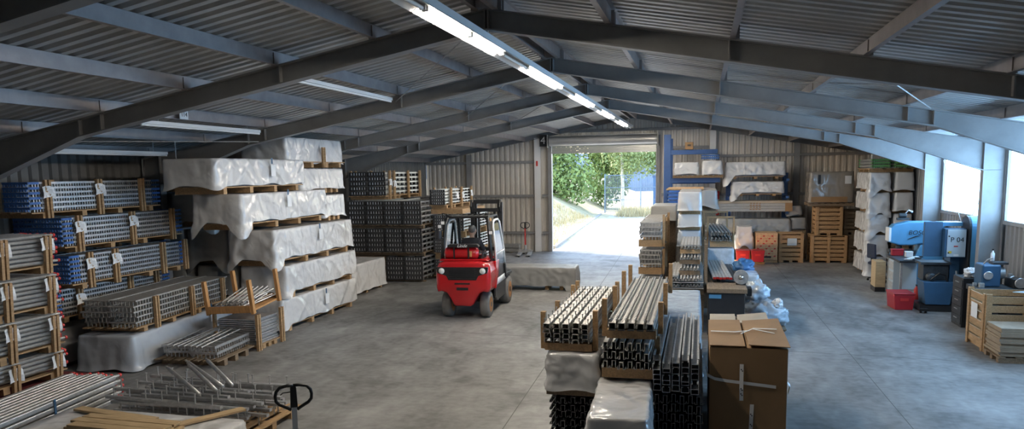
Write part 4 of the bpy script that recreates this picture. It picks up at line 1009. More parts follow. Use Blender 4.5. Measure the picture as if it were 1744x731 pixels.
MB().box(-.02, 0, .905, .70, .80, .985).build('top', 'wood_dark', be, bevel=.006)
for x in (.02, .60): MB().box(x, .08, 0, x+.05, .70, .10).build('foot', 'black_steel', be)
MB().box(.02, .035, .80, .24, .045, .87).build('plate', 'machine', be)
MB().box(.70, .2, .83, .79, .5, .97).build('side_box', 'black', be)
gr_ = thing('bench_grinder', 'bench grinder with a large round disc on the workbench corner', 'grinder', (.78, 14.72, .987))
MB().box(-.09, -.06, 0, .09, .06, .05).build('foot', 'iron', gr_)
MB().lathe([(.05, -.05), (.07, -.03), (.07, .12), (.05, .14)], (0, 0, .15), 'y', 20).build('motor', 'iron', gr_, True)
MB().box(-.03, -.02, .05, .03, .06, .10).build('pedestal', 'iron', gr_)
MB().lathe([(.135, -.10), (.14, -.095), (.14, -.065), (.135, -.06)], (0, 0, .15), 'y', 32).build('disc', 'galv_dull', gr_)
MB().lathe([(.004, -.15), (.035, -.135), (.052, -.102)], (0, 0, .15), 'y', 20).build('dome', 'chrome', gr_, True)
def blob(loc, r, seed, nm, lab, cat, m, flat=0.0, k=2.2, amp=.28, fine=.10):
    rnd = random.Random(seed); mb = MB(); mb.ball((0, 0, 0), 1, 40, 26); vs = []
    for (x, y, z) in mb.v:
        d = 1+amp*mnoise.noise((x*k+seed, y*k, z*k))+fine*mnoise.noise((x*7+seed, y*7, z*7))+.04*abs(mnoise.noise((x*15, y*15, z*15+seed)))
        X, Y, Z = x*d*r[0], y*d*r[1], z*d*r[2]
        vs.append((X, Y, max(Z, -r[2]*.72)))
    zmin = min(v[2] for v in vs); mb.v = [(x, y, z-zmin) for x, y, z in vs]
    o = mb.build(nm, m, None, True, loc=loc); tag(o, lab, cat); return o
blob((1.27, 15.35, .09), (.42, .48, .28), 3, 'plastic_bag', 'large crumpled bluish plastic sheet heaped on the floor right of the bench', 'bag', 'clear_bag', amp=.35, fine=.22)
blob((1.12, 15.55, .56), (.24, .27, .22), 8, 'plastic_bag', 'cloudy plastic bag on top of the crumpled sheet', 'bag', 'clear_bag', amp=.3, fine=.2)
blob((1.50, 15.2, .47), (.10, .12, .10), 11, 'plastic_bag', 'small knotted white plastic bag at the right of the heap', 'bag', 'film', amp=.4, fine=.2)
pallet((1.66, 14.95, 0), 0, .8, .74, .085, 'low dark pallet under the crumpled plastic sheet', wood='wood_dark')
blob((.95, 16.9, .93), (.22, .22, .17), 21, 'plastic_bag', 'blue plastic bag beyond the bench grinder', 'bag', 'blue_bag', amp=.3, fine=.18)
MB().box(.86, 16.75, 0, 1.15, 17.05, .92).build('body', 'black_steel', tag(thing('waste_bin', 'dark steel bin under the blue plastic bag', 'bin')))
# ------------------------------------------------------------------ forklift with driver
FK = thing('forklift', 'red forklift truck seen from behind, driven towards the door', 'forklift', (-5.0, 15.66, 0), R(4))
def wheel(mb_name, c, r, w, parent):
    mb = MB(); p = []
    for rr, hh in ((r*.62, -w/2), (r*.93, -w/2), (r, -w/2+.035), (r, w/2-.035), (r*.93, w/2), (r*.62, w/2)): p.append((rr, hh))
    mb.lathe(p, c, 'x', 32); t = mb.build('tyre', 'rubber', parent, True)
    m2 = MB(); m2.lathe([(r*.60, -w/2-.004), (r*.52, -w/2+.03), (r*.2, -w/2+.05), (r*.2, w/2-.05), (r*.52, w/2-.03), (r*.60, w/2+.004)], c, 'x', 24); m2.build('rim', 'rim', t)
    m3 = MB(); m3.lathe([(r*.2, -w/2-.01), (r*.2, w/2+.01)], c, 'x', 16); m3.build('hub', 'black_steel', t)
for s in (-1, 1):
    wheel('tyre', (s*.43, 0, .285), .285, .20, FK); wheel('tyre', (s*.50, 1.86, .335), .335, .24, FK)
# counterweight: lofted cross sections along y
def loft(mb, secs):
    n = len(secs[0]); vs = [v for s in secs for v in s]; fs = []
    for i in range(len(secs)-1):
        for k in range(n): fs.append((i*n+k, i*n+(k+1) % n, (i+1)*n+(k+1) % n, (i+1)*n+k))
    fs.append(tuple(range(n))[::-1]); e = (len(secs)-1)*n; fs.append(tuple(range(e, e+n))); return mb.add(vs, fs)
half = [(0, .30), (.17, .30), (.22, .34), (.30, .50), (.38, .60), (.50, .635), (.575, .62), (.60, .70), (.605, .90), (.60, 1.05), (.575, 1.18), (.53, 1.255), (.42, 1.285), (0, 1.29)]
ring = [(x, z) for x, z in half] + [(-x, z) for x, z in reversed(half[1:-1])]
def sec(y, k, zc=.8, kz=None): kz = kz or k; return [(x*k, y, zc+(z-zc)*kz) for x, z in ring]
cw = MB(); loft(cw, [sec(-.47, .84, .85, .90), sec(-.455, .93, .84, .955), sec(-.41, .985, .82, .99), sec(-.30, 1.0), sec(.26, 1.0)]); cw.build('counterweight', 'red', FK, True, bevel=0)
cv = MB(); cv.prism([(-.56, 1.285), (.56, 1.285), (.50, 1.33), (-.50, 1.33)], -.33, .45); cv.build('engine_cover', 'red', FK, bevel=.02)
# black lamp band and grille
b = MB()
pts = [(-.575, 1.17), (.575, 1.17), (.555, 1.04), (.36, .98), (.31, .885), (-.31, .885), (-.36, .98), (-.555, 1.04)]
b.prism(pts, -.476, -.40); bd = b.build('lamp_band', 'black', FK, bevel=.008)
g_ = MB()
for i in range(6): g_.box(-.29, -.492, .905+i*.042, .29, -.474, .905+i*.042+.02)
g_.build('grille', 'black_steel', bd)
for s in (-1, 1):
    MB().lathe([(.062, -.492), (.066, -.478), (.05, -.47)], (s*.455, 0, 1.085), 'y', 24).build('lamp', 'lamp_off', bd, True)
MB().box(-.17, -.482, .795, .17, -.45, .825).build('slot', 'black', FK); MB().box(-.13, -.482, .665, .13, -.45, .725).build('tow_slot', 'black', FK); MB().box(-.055, -.45, .40, .055, -.425, .47).build('tow_pin', 'black_steel', FK)
# chassis sides, fenders, floor
ch_ = MB()
for s in (-1, 1):
    ch_.prism([(.26, .42), (.46, .30), (1.45, .30), (1.50, .72), (1.35, 1.05), (.9, 1.10), (.26, 1.20)], s*.565-.02, s*.565+.02, 'x')
ch_.box(-.5, .2, .30, .5, 2.0, .62); ch_.box(-.5, .2, .62, .5, .62, 1.24)
ch_.build('chassis', 'black_steel', FK)
for s in (-1, 1):
    fd = MB(); prof = [(1.30, 1.02), (1.38, .80), (1.45, .70), (1.62, .735), (1.86, .75), (2.08, .73), (2.18, .62), (2.23, .64), (2.12, .80), (1.86, .82), (1.60, .84), (1.48, .92), (1.42, 1.04)]
    for i in range(len(prof)//2): pass
    fd.prism([(1.28, 1.04), (1.40, .70), (1.50, .705), (1.42, 1.05)], s*.50-.12, s*.50+.12, 'x'); fd.prism([(1.45, .70), (2.18, .70), (2.14, .77), (1.45, .80)], s*.50-.12, s*.50+.12, 'x'); fd.build('fender', 'black', FK, bevel=.012)
for s in (-1, 1): MB().prism([(.25, .60), (.30, .62), (.55, .95), (.62, 1.22), (.25, 1.22)], s*.58-.025, s*.58+.025, 'x').build('side_panel', 'red', FK, bevel=.01)
# gas bottle and cover
gb_ = MB(); gb_.lathe([(.06, -.40), (.12, -.37), (.138, -.33), (.138, .30), (.12, .34), (.06, .37)], (-.05, -.17, 1.44), 'x', 28); gbo = gb_.build('gas_bottle', 'red', FK, True)
for x in (-.22, .10): MB().box(x, -.322, 1.34, x+.03, -.306, 1.58).build('strap', 'black', gbo)
MB().box(.14, -.325, 1.38, .19, -.308, 1.50).build('valve_tag', 'wood_orange', gbo); MB().lathe([(.05, .36), (.05, .42), (.03, .46)], (-.05, -.17, 1.44), 'x', 12).build('valve', 'chrome', gbo)
MB().box(-.44, -.30, 1.30, .36, -.02, 1.33).build('bottle_tray', 'black_steel', FK)
cvp = MB(); cvp.prism([(-.34, 1.585), (.33, 1.585), (.36, 1.60), (.31, 1.655), (-.30, 1.655), (-.36, 1.605)], -.34, -.20); cvo = cvp.build('rear_cover', 'black', FK, bevel=.012)
text_mesh('Linde', .10, 'white_metal', cvo, (-.02, -.345, 1.619), (PI/2, 0, 0), 'lettering', .002, .35)
for s in (-1, 1): MB().tube([(s*.40, -.20, 1.30), (s*.40, -.20, 1.50)], .02, 8).build('bracket', 'black_steel', FK); 
# cab
for s in (-1, 1):
    MB().tube([(s*.56, -.02, 1.26), (s*.53, .02, 1.6), (s*.49, .08, 2.05), (s*.46, .13, 2.17), (s*.44, .25, 2.21)], .042, 8).build('rear_post', 'black', FK, True)
    MB().tube([(s*.53, 1.62, .80), (s*.52, 1.52, 1.3), (s*.48, 1.22, 2.05), (s*.46, 1.10, 2.18), (s*.44, 1.0, 2.21)], .038, 8).build('front_post', 'black', FK, True)
rf = MB(); rf.box(-.46, .14, 2.185, .46, .24, 2.235); rf.box(-.46, 1.02, 2.185, .46, 1.12, 2.235)
for s in (-1, 1): rf.box(s*.44-.04, .14, 2.185, s*.44+.04, 1.12, 2.235)
for i in range(6): rf.box(-.36+i*.132, .2, 2.195, -.32+i*.132, 1.06, 2.225)
rf.build('roof_guard', 'black', FK, bevel=.01)
MB().box(-.44, -.01, 1.34, .44, .03, 1.40).build('rear_rail', 'black', FK)
MB().add([(-.43, .055, 1.74), (.43, .055, 1.74), (.40, .11, 2.12), (-.40, .11, 2.12), (-.43, .061, 1.74), (.43, .061, 1.74), (.40, .116, 2.12), (-.40, .116, 2.12)], [(0, 1, 2, 3), (7, 6, 5, 4), (0, 4, 5, 1), (2, 6, 7, 3), (0, 3, 7, 4), (1, 5, 6, 2)]).build('rear_window', 'glass', FK)
for s in (-1, 1):
    ds = MB(); ds.tube([(s*.585, .42, .98), (s*.575, .38, 1.5), (s*.53, .38, 1.98), (s*.52, .46, 2.09), (s*.52, .60, 2.12), (s*.52, .95, 2.12), (s*.53, 1.10, 2.05), (s*.56, 1.42, 1.4), (s*.575, 1.50, .98)], .026, 8)
    ds.box(s*.578-.012, .42, .66, s*.578+.012, 1.48, .80); ds.box(s*.575-.012, .40, 1.34, s*.575+.012, 1.44, 1.375); ds.build('door_frame', 'white_metal', FK, True)
for s in (-1, 1):
    dg_ = MB(); dg_.add([(s*.575, .42, .80), (s*.575, 1.48, .80), (s*.565, 1.42, 1.34), (s*.565, .42, 1.34)], [(0, 1, 2, 3)]); dg_.add([(s*.565, .42, 1.38), (s*.565, 1.40, 1.38), (s*.525, 1.08, 2.04), (s*.525, .45, 2.04)], [(0, 1, 2, 3)])
    dgo = dg_.build('door_glass', 'glass', FK); sm = dgo.modifiers.new('pane', 'SOLIDIFY'); sm.thickness = .005
MB().box(-.26, .30, .98, .26, .86, 1.12).build('seat', 'black', FK, bevel=.03); MB().prism([(.24, 1.10), (.36, 1.10), (.32, 1.50), (.24, 1.48)], -.20, .20, 'x').build('seat_back', 'black', FK, bevel=.03)
MB().tube([(0, 1.42, .80), (0, 1.26, 1.26)], .025, 8).build('steering_column', 'black', FK)
sw = MB(); sw.tube([(.17*math.cos(2*PI*i/20), 1.24+.05*math.sin(2*PI*i/20), 1.29+.155*math.sin(2*PI*i/20)) for i in range(21)], .013, 6); sw.build('steering_wheel', 'black', FK, True)
MB().box(-.48, 1.42, .62, .48, 1.66, 1.12).build('dashboard', 'black', FK, bevel=.03)
for (x, z, y) in ((-.60, 2.02, .05), (-.52, 2.10, .02), (.56, 1.88, .03)):
    MB().box(x-.05, y-.06, z-.045, x+.05, y, z+.045).build('work_lamp', 'black', FK, bevel=.01); MB().box(x-.038, y-.064, z-.034, x+.038, y-.059, z+.034).build('lens', 'lamp_off', FK)
MB().tube([(-.50, .05, 1.75), (-.62, -.02, 1.78), (-.62, -.02, 1.98)], .03, 8).build('air_filter_pipe', 'black', FK); MB().lathe([(.075, 1.74), (.08, 1.76), (.08, 1.92), (.06, 1.95)], (-.63, -.02, 0), 'z', 16).build('air_filter', 'black_steel', FK)
MB().lathe([(.03, 2.12), (.035, 2.13), (.03, 2.19)], (.50, .20, 0), 'z', 12).build('beacon', 'wood_orange', FK)
MB().tube([(-.60, .3, 2.2), (-.58, .15, 2.3), (-.45, .1, 2.28)], .012, 6).build('hose', 'black', FK)
# mast
ms = MB()
for s in (-1, 1):
    ms.box(s*.36-.045, 2.16, .12, s*.36+.045, 2.24, 2.46); ms.box(s*.29-.03, 2.24, .12, s*.29+.03, 2.32, 2.50); ms.tube([(s*.20, 2.20, .2), (s*.20, 2.20, 2.30)], .03, 8)
for z in (.3, 1.25, 2.22): ms.box(-.40, 2.14, z, .40, 2.18, z+.09)
ms.box(-.34, 2.22, 2.42, .34, 2.34, 2.52)
ms.build('mast', 'black_steel', FK)
for s in (-1, 1): MB().tube([(s*.36, 2.10, 2.24), (s*.36, 2.02, 2.36), (s*.36, 2.10, 2.50), (s*.36, 2.22, 2.50)], .028, 8).build('hose_guard', 'black', FK)
cg = MB(); cg.box(-.52, 2.38, .16, .52, 2.43, .26); cg.box(-.52, 2.38, .56, .52, 2.43, .66)
for i in range(8): cg.box(-.50+i*.137, 2.385, .26, -.465+i*.137, 2.42, .66)
cg.build('carriage', 'black_steel', FK)
for s in (-1, 1): MB().box(s*.27-.05, 2.43, .05, s*.27+.05, 2.475, .66).box(s*.27-.05, 2.475, .05, s*.27+.05, 3.45, .085).build('fork', 'black_steel', FK)

def skin_mesh(nm, verts, edges, radii, m, parent=None, sub=2, root=0):
    me = bpy.data.meshes.new(nm); me.from_pydata(verts, edges, []); me.materials.append(M[m])
    o = bpy.data.objects.new(nm, me); COL.objects.link(o)
    if parent: o.parent = parent
    md = o.modifiers.new('skin', 'SKIN'); md.use_smooth_shade = True
    for i, r in enumerate(radii): me.skin_vertices[0].data[i].radius = (r, r) if not isinstance(r, tuple) else r
    me.skin_vertices[0].data[root].use_root = True
    sb = o.modifiers.new('sub', 'SUBSURF'); sb.levels = sub; sb.render_levels = sub
    return o
V = []; E_ = []; Rr = []
def node(p, r, par=None):
    V.append(p); Rr.append(r)
    if par is not None: E_.append((par, len(V)-1))
    return len(V)-1
pe = node((0, .56, 1.20), (.16, .12)); sp = node((0, .52, 1.36), (.15, .105), pe); cht = node((0, .52, 1.52), (.165, .11), sp); nk = node((0, .55, 1.64), .058, cht); n2 = node((0, .57, 1.70), .056, nk)
hd = node((.005, .585, 1.78), (.078, .092), n2); ht = node((.005, .58, 1.87), (.075, .088), hd); node((.005, .575, 1.915), (.04, .05), ht); nose = node((.01, .685, 1.785), .014, hd)
for s in (-1, 1):
    ea = node((s*.098, .580, 1.80), .020, hd)
    sh = node((s*.17, .53, 1.565), .068, cht); el = node((s*.25, .66, 1.33), .047, sh); wr = node((s*.16, .98, 1.34), .031, el); pa = node((s*.15, 1.06, 1.35), (.040, .022), wr)
    for q, (dx, l) in enumerate(((-.028, .05), (-.010, .06), (.010, .055), (.028, .045))):
        a = node((s*.15+dx, 1.06+l*.8, 1.365), .010, pa); node((s*.15+dx, 1.06+l, 1.335), .008, a)
    th = node((s*.15-s*.045, 1.075, 1.325), .012, pa); node((s*.15-s*.06, 1.11, 1.32), .009, th)
    hp = node((s*.10, .62, 1.17), .09, pe); kn = node((s*.16, 1.08, 1.20), .068, hp); an = node((s*.16, 1.22, .80), .044, kn); node((s*.16, 1.36, .74), .04, an)
PR = skin_mesh('person', V, E_, Rr, 'skin'); PR.location = FK.location; PR.location.z = .075; PR.rotation_euler.z = R(4)
tag(PR, 'grey haired driver in a dark shirt sitting in the forklift cab, seen from behind', 'person')
def cloth(nm, nodes, m, grow=.016):
    idx = {}; v = []; e = []; rr = []
    for i in nodes: idx[i] = len(v); v.append(V[i]); r = Rr[i]; rr.append(tuple(x+grow for x in r) if isinstance(r, tuple) else r+grow)
    for a, b_ in E_:
        if a in idx and b_ in idx: e.append((idx[a], idx[b_]))
    return v, e, rr
names = {i: V[i] for i in range(len(V))}
arm = []
torso = [pe, sp, cht, nk]
for a, b_ in E_:
    if a == cht and b_ != nk: arm.append(b_)
arms2 = arm + [b_ for a, b_ in E_ if a in arm]
v, e, rr = cloth('shirt', torso+arms2, 'shirt'); rr[3] = .062
skin_mesh('shirt', v, e, rr, 'shirt', PR)
hips = [b_ for a, b_ in E_ if a == pe and b_ != sp]; knees = [b_ for a, b_ in E_ if a in hips]; ank = [b_ for a, b_ in E_ if a in knees]
v, e, rr = cloth('trousers', [pe]+hips+knees+ank, 'shirt', .014); skin_mesh('trousers', v, e, rr, 'seat_cloth', PR)
hm = MB(); hm.ball((.005, .566, 1.838), (.087, .104, .100), 28, 18)
hm.v = [(x*(.93 if z < 1.80 else 1), min(y, .585) if z < 1.885 else y, max(z, 1.755+.30*max(0, y-.53))) for x, y, z in hm.v]
hm.build('hair', 'hair', PR, True)

# long tarpaulined load waiting in front of the forks
wrapped((-6.35, 19.45, .13), R(-88), 3.12, .85, .48, 'long grey tarpaulin covered load on blocks ahead of the forklift', 201, 'tarp', (.0, .42, .0, .0), None, hem=.0, bulge=.06, fold=.035, crink=.012, sag=.08, group=None, name='covered_load')
bl_ = thing('wooden_pallet', 'wooden bearer blocks under the grey tarpaulin covered load', 'pallet', (-6.35, 19.5, 0), R(-88), 'timber pallets under the loads')
for y in (.3, 1.3, 2.35, 2.75): MB().box(-.75, y-.05, 0, -.02, y+.05, .105).build('bearer', 'wood', bl_)
MB().box(-.75, .2, .107, -.05, 2.9, .128).build('deck_boards', 'wood_dark', bl_)

# ------------------------------------------------------------------ hand pallet trucks
def pallet_truck(loc, yaw, label, pole_m, body_m, hh=1.2, lean=0.0):
    r = thing('pallet_truck', label, 'pallet truck', loc, yaw, None)
    for s in (-1, 1): MB().box(s*.19-.08, .16, .05, s*.19+.08, 1.25, .085).build('fork', body_m, r, bevel=.008)
    MB().box(-.27, .02, .05, .27, .18, .16).build('head', body_m, r); MB().tube([(0, .0, .12), (0, .0, .34)], .045, 12).build('pump', body_m, r)
    for s in (-1, 1): MB().lathe([(.07, -.025), (.085, -.02), (.085, .02), (.07, .025)], (s*.06, -.03, .087), 'x', 20).build('wheel', 'black', r)
    for s in (-1, 1): MB().lathe([(.03, -.04), (.038, -.035), (.038, .035), (.03, .04)], (s*.19, 1.12, .04), 'x', 14).build('roller', 'black', r)
    mb = MB(); mb.beam((0, -.01, .32), (0, -.01-lean, hh-.225), .052, .034, up=(0, 1, 0)); mb.build('pole', pole_m, r)
    hd_ = MB(); P_ = []
    k = .175
    for t in [(0, .10), (.06, .10), (.13, .085), (.165, .045), (.175, .0), (.17, -.05), (.14, -.085), (.06, -.13), (.03, -.15)]: P_.append(t)
    loop = [(x, -.01-lean, hh-.10+z) for x, z in P_] ; loop2 = [(-x, -.01-lean, hh-.10+z) for x, z in P_]
    hd_.tube(loop, .0165, 10); hd_.tube(loop2, .0165, 10)
    h_ = hd_.build('handle', 'black', r, True)
    m2 = MB(); m2.prism([(-.034, -.235+hh), (.034, -.235+hh), (.036, -.22+hh), (.03, -.03+hh), (.024, .0+hh), (-.024, .0+hh), (-.03, -.03+hh), (-.036, -.22+hh)], -.025-lean, .005-lean); m2.build('handle_stem', 'black', h_, bevel=.006)
    m3 = MB(); m3.tube([(-.02, -.01-lean, hh-.065), (-.06, -.012-lean, hh-.068), (-.10, -.014-lean, hh-.068), (-.125, -.014-lean, hh-.088)], .006, 8); m3.build('lever', 'black', h_)
    return r
pallet_truck((-3.92, 6.47, 0), R(31), 'hand pallet truck with black loop handle and grey pole in the foreground', 'grey_pole', 'grey_pole', 1.12)
pallet_truck((-6.62, 28.3, 0), R(190), 'red poled hand pallet truck parked at the gable wall left of the door', 'red_cap', 'galv_dull', 1.22)
bw = thing('beam_stack', 'low stack of long grey beams along the gable wall left of the door', 'beams', (-10.3, 28.6, 0))
for i in range(3):
    for k in range(2): MB().box(0, i*.14, k*.16+.03, 3.35, i*.14+.11, k*.16+.16).build('beam', 'galv_dull', bw)
for x in (.3, 3.0): MB().box(x, -.02, 0, x+.08, .42, .028).build('bearer', 'wood_dark', bw)
# ------------------------------------------------------------------ blue cantilever rack by the door
rk = thing('cantilever_rack', 'tall dark blue cantilever rack post with arms right of the door', 'rack', (-1.16, 27.6, 0))
MB().box(-.12, -.08, 0, .12, .08, 4.42).build('post', 'blue_paint', rk, bevel=.01); MB().box(.10, .62, 0, .17, .72, 4.3).build('rear_post', 'blue_paint', rk)
MB().box(-.15, -.6, 0, .9, .75, .09).build('base', 'blue_paint', rk)
for z, L in ((3.70, 1.62), (2.70, 1.72), (1.86, 1.5)): MB().box(.121, -.07, z, .12+L, .07, z+.17).build('arm', 'blue_paint', rk, bevel=.008)
for z in (2.70, 1.86): MB().box(.175, .62, z-.05, 1.7, .72, z+.15).build('rear_arm', 'blue_paint', rk)
ob = thing('orange_box', 'small orange brown box on the top arm of the blue rack', 'box', (-.40, 27.56, 3.873)); MB().box(-.14, -.10, 0, .14, .10, .26).build('body', 'card', ob, bevel=.01); MB().box(-.06, -.105, .12, .06, -.1, .18).build('label', 'ink', ob)
def rack_load(x0, x1, z, H, y, lab, seed, m='film', L=.9):
    wrapped((x1, y-.3, z), 0, L, x1-x0, H, lab, seed, m, (.03, .0, .0, .03), None, hem=-.05, bulge=.05, fold=.025, crink=.012, sag=.06)
def lpal(x0, x1, z, y, lab, L=.9, h=.09): pallet((x1, y-.3, z), 0, L, x1-x0, h, lab, wood='wood', ys=[.15, L-.15])
lpal(-.96, .78, 2.872, 27.6, 'pallet on the middle arm of the blue rack')
rack_load(-.88, -.09, 2.965, .46, 27.6, 'rounded film bundle on the middle arm of the blue rack, left one', 301); rack_load(.08, .72, 2.965, .50, 27.6, 'film bundle on the middle arm of the blue rack, right one', 302)
pb3 = lattice_proto('guardrail_frame', 'scaffold frame', .85, .62, .085, 'blue_cap', .07, 'galv_dull')
for k in range(2): put(pb3, (.64, 27.33, 3.50+k*.088), 0, 'blue tipped frame on top of the rack film bundle, %s' % ('upper', 'lower')[1-k], 'blue tipped frames on the rack')
lpal(-.96, .45, 2.032, 27.6, 'pallet on the lowest arm of the blue rack')
rack_load(-.88, .42, 2.125, .40, 27.6, 'film bundle on the lowest arm of the blue rack', 303, 'film_dull')
for (x, z, s_) in ((.58, 1.45, .12), (.58, 2.05, .12)):
    rs_ = thing('hydrant_sign', 'small red sign on the gable column, %s one' % ('lower' if z < 2 else 'upper'), 'sign', (x, 29.02, z)); MB().box(-s_, 0, 0, s_, .012, .30).build('plate', 'red_cap', rs_); MB().box(-.06, -.004, .05, .06, 0, .10).build('mark', 'white_metal', rs_); MB().box(-.06, -.004, .17, .06, 0, .24).build('mark', 'white_metal', rs_)
# second rack along the gable, arms towards the hall
r2 = thing('cantilever_rack', 'blue cantilever rack along the gable carrying the long loads', 'rack', (0, 28.35, 0))
for x in (1.0, 2.95):
    MB().box(x-.09, 0, 0, x+.09, .16, 3.0).build('post', 'blue_paint', r2); MB().box(x-.07, -.95, 0, x+.07, 0, .08).build('foot', 'blue_paint', r2)
    for z in (.80, 1.58, 2.12, 2.72): MB().box(x-.05, -.78, z, x+.05, 0, z+.08).build('arm', 'blue_paint', r2)
def xload(x0, x1, z, H, D, lab, seed, m, y=27.5, **kw):
    return wrapped((x0, y, z), R(-90), x1-x0, D, H, lab, seed, m, kw.pop('drops', (.05, .02, 0, .02)), None, hem=kw.pop('hem', -.05), bulge=.05, fold=.04, **kw)
xload(.88, 2.84, 2.90, .50, .72, 'upper film bundle on the gable rack', 311, 'film', drops=(.45, .02, .0, .3), crink=.010)
pallet((.92, 27.5, 2.805), R(-90), 1.9, .72, .092, 'pallet under the upper film bundle of the gable rack')
xload(1.12, 2.80, 2.29, .42, .72, 'second film bundle on the gable rack, with a loose corner', 312, 'film', drops=(.35, .05, .0, .1), crink=.012)
pallet((1.15, 27.5, 2.205), R(-90), 1.6, .72, .082, 'pallet under the second film bundle of the gable rack')
tb_ = thing('steel_tube', 'x', 'tube'); MB().tube([(0, 0, 0), (.55, 0, 0)], .03, 10).build('tube', 'galv', tb_, True)
for i, (z, y) in enumerate(((2.835, 28.45), (2.835, 28.55), (2.24, 28.52))): pass
KIDS.pop(tb_, None)
for c in list(tb_.children): bpy.data.objects.remove(c)
bpy.data.objects.remove(tb_)
# printed carton planks
cp_ = thing('plank_bundle', 'long beige bundle of boards with printed cartons on the gable rack', 'bundle', (.62, 27.5, 1.665))
for k in range(4):
    for j in range(3): MB().box(0+.02*((k+j) % 2), j*.22, k*.095, 2.48+.03*math.sin(k*3+j), j*.22+.21, k*.095+.09).build('board', 'film_dull' if k < 3 else 'card_pale', cp_)
MB().box(2.26, -.008, .0, 2.50, -.001, .30).build('end_carton', 'card', cp_)
mb = MB()
for k in range(4):
    for i in range(4): mb.box(1.08+i*.10+(k % 2)*.02, -.006, .06+k*.068, 1.15+i*.10, -.001, .10+k*.068)
mb.build('print_pattern', 'card', cp_)
xload(.62, 3.05, .905, .50, .70, 'long beige sheeted bundle low on the gable rack', 313, 'film_dull', crink=.010)
xload(3.12, 3.58, 1.02, .42, .6, 'dark wrapped bundle between the gable rack and the crates', 314, 'tarp', y=27.6)
MB().box(3.1, 27.6, 0, 3.6, 28.2, 1.01).build('body', 'wood_dark', tag(thing('wooden_crate', 'plain dark crate under the dark wrapped bundle', 'crate')))
xload(3.0, 3.42, 1.50, .36, .5, 'dark film roll on top of the dark wrapped bundle', 315, 'tarp', y=27.65)
# ------------------------------------------------------------------ crates on the right
def crate(loc, W, D, H, label, slats=6, doubles=False, open_top=False, m='wood', yaw=0, note=None, note_m='paper', side_note=False):
    r = thing('wooden_crate', label, 'crate', loc, yaw, 'slatted wooden crates')
    xs = [0, W-.09] + ([W/2-.045] if doubles else [])
    for y in (0, D-.022):
        for x in xs: MB().box(x, y-(.02 if y == 0 else -.02), 0, x+.09, y+.022+(-.0 if y == 0 else .02), H).build('post', m, r)
        mb = MB(); sh_ = H/slats
        for i in range(slats): mb.box(.005, y, .07+i*(H-.07)/slats, W-.005, y+.022, .07+(i+.74)*(H-.07)/slats)
        mb.build('slats', m, r)
    for x in (0, W-.022):
        mb = MB()
        for i in range(slats): mb.box(x, .025, .07+i*(H-.07)/slats, x+.022, D-.025, .07+(i+.74)*(H-.07)/slats)
        mb.build('slats', m, r)
        for y in (.022, D-.115): MB().box(x-(.02 if x == 0 else -.022), y, 0, x+.0+(0 if x == 0 else .042), y+.09, H).build('post', m, r)
    MB().box(.02, .02, .07, W-.02, D-.02, .09).build('floor_board', m, r)
    for x in (.05, W/2-.05, W-.15): MB().box(x, .02, 0, x+.10, D-.02, .068).build('bearer', m, r)
    if not open_top: MB().box(-.01, -.01, H+.001, W+.01, D+.01, H+.018).build('lid', m, r)
    if note:
        x, z, w, h = note
        if side_note: MB().box(-.03, x, z, -.026, x+w, z+h).build('paper_label', note_m, r)
        else: MB().box(x, -.03, z, x+w, -.026, z+h).build('paper_label', note_m, r)
    return r
crate((2.62, 26.45, 0), .76, .8, .96, 'slatted crate with a pale blue paper label at the back right', note=(.25, .58, .30, .24), note_m='machine_pale')
crate((3.63, 26.5, 0), 1.12, .85, .90, 'wide double slatted crate at the back right, lowest of the tower', doubles=True)
crate((3.76, 26.5, .925), .82, .85, .93, 'slatted crate standing on the wide double crate')
crate((4.82, 26.7, 0), .7, .85, .90, 'dark crate at floor level right of the crate tower', m='wood_dark'); crate((4.68, 26.8, .925), .6, .8, .80, 'dark crate on top of the dark floor crate, beside the tower', m='wood_dark')
pallet((4.90, 26.35, 1.90), 0, 1.05, 1.42, .10, 'dark pallet under the shrink wrapped box on the crate tower', wood='wood_dark', ys=[.1, .9])
sw_ = wrapped((4.86, 26.4, 2.005), 0, .95, 1.34, 1.02, 'big brown grey shrink wrapped box on top of the crate tower', 320, 'shrink' if 'shrink' in M else 'tarp', (0, 0, 0, 0), None, hem=-.02, bulge=.03, fold=.012, crink=.01, group=None, name='shrink_wrapped_box', cat='box')
MB().box(-1.10, -.05, .62, -1.02, -.045, .92).build('dark_label', 'black', sw_); MB().box(-.28, -.055, .62, -.08, -.045, .88).build('bright_label', 'paper', sw_)
MB().box(-1.30, -.046, .02, -.18, -.04, .20).build('card_edge', 'card', sw_)
oc = thing('board_crate', 'orange board crate with red print at the gable', 'crate', (1.86, 26.35, 0))
MB().box(0, 0, .09, .70, .8, 1.0).build('body', 'osb' if 'osb' in M else 'wood_orange', oc, bevel=.01); MB().box(0, 0, 0, .70, .8, .085).build('base', 'wood', oc)
mb = MB()
for i in range(7):
    for k in range(9):
        if (i*7+k*5) % 3 == 0: mb.box(.04+i*.09, -.004, .2+k*.085, .10+i*.09, -.001, .24+k*.085)
for k in range(9): mb.box(.04, -.003, .218+k*.085, .66, -.001, .222+k*.085)
mb.box(.04, -.003, .2, .044, -.001, .92)
mb.build('print_pattern', 'red_cap', oc); MB().box(.22, -.005, .16, .5, -.001, .22).build('hole', 'black', oc)
wrapped((2.36, 26.5, .0), 0, .7, 1.0, 1.12, 'white film sheet draped over the goods left of the board crate', 330, 'film', (.0, 0, 0, .0), None, hem=-.62, bulge=.06, fold=.03, crink=.012, group=None, name='draped_film', cat='film') if False else None
df = thing('wooden_crate', 'low crate with white film draped over, between red bins and board crate', 'crate', (1.28, 26.60, 0)); MB().box(0, 0, 0, .44, .6, .95).build('body', 'wood', df)
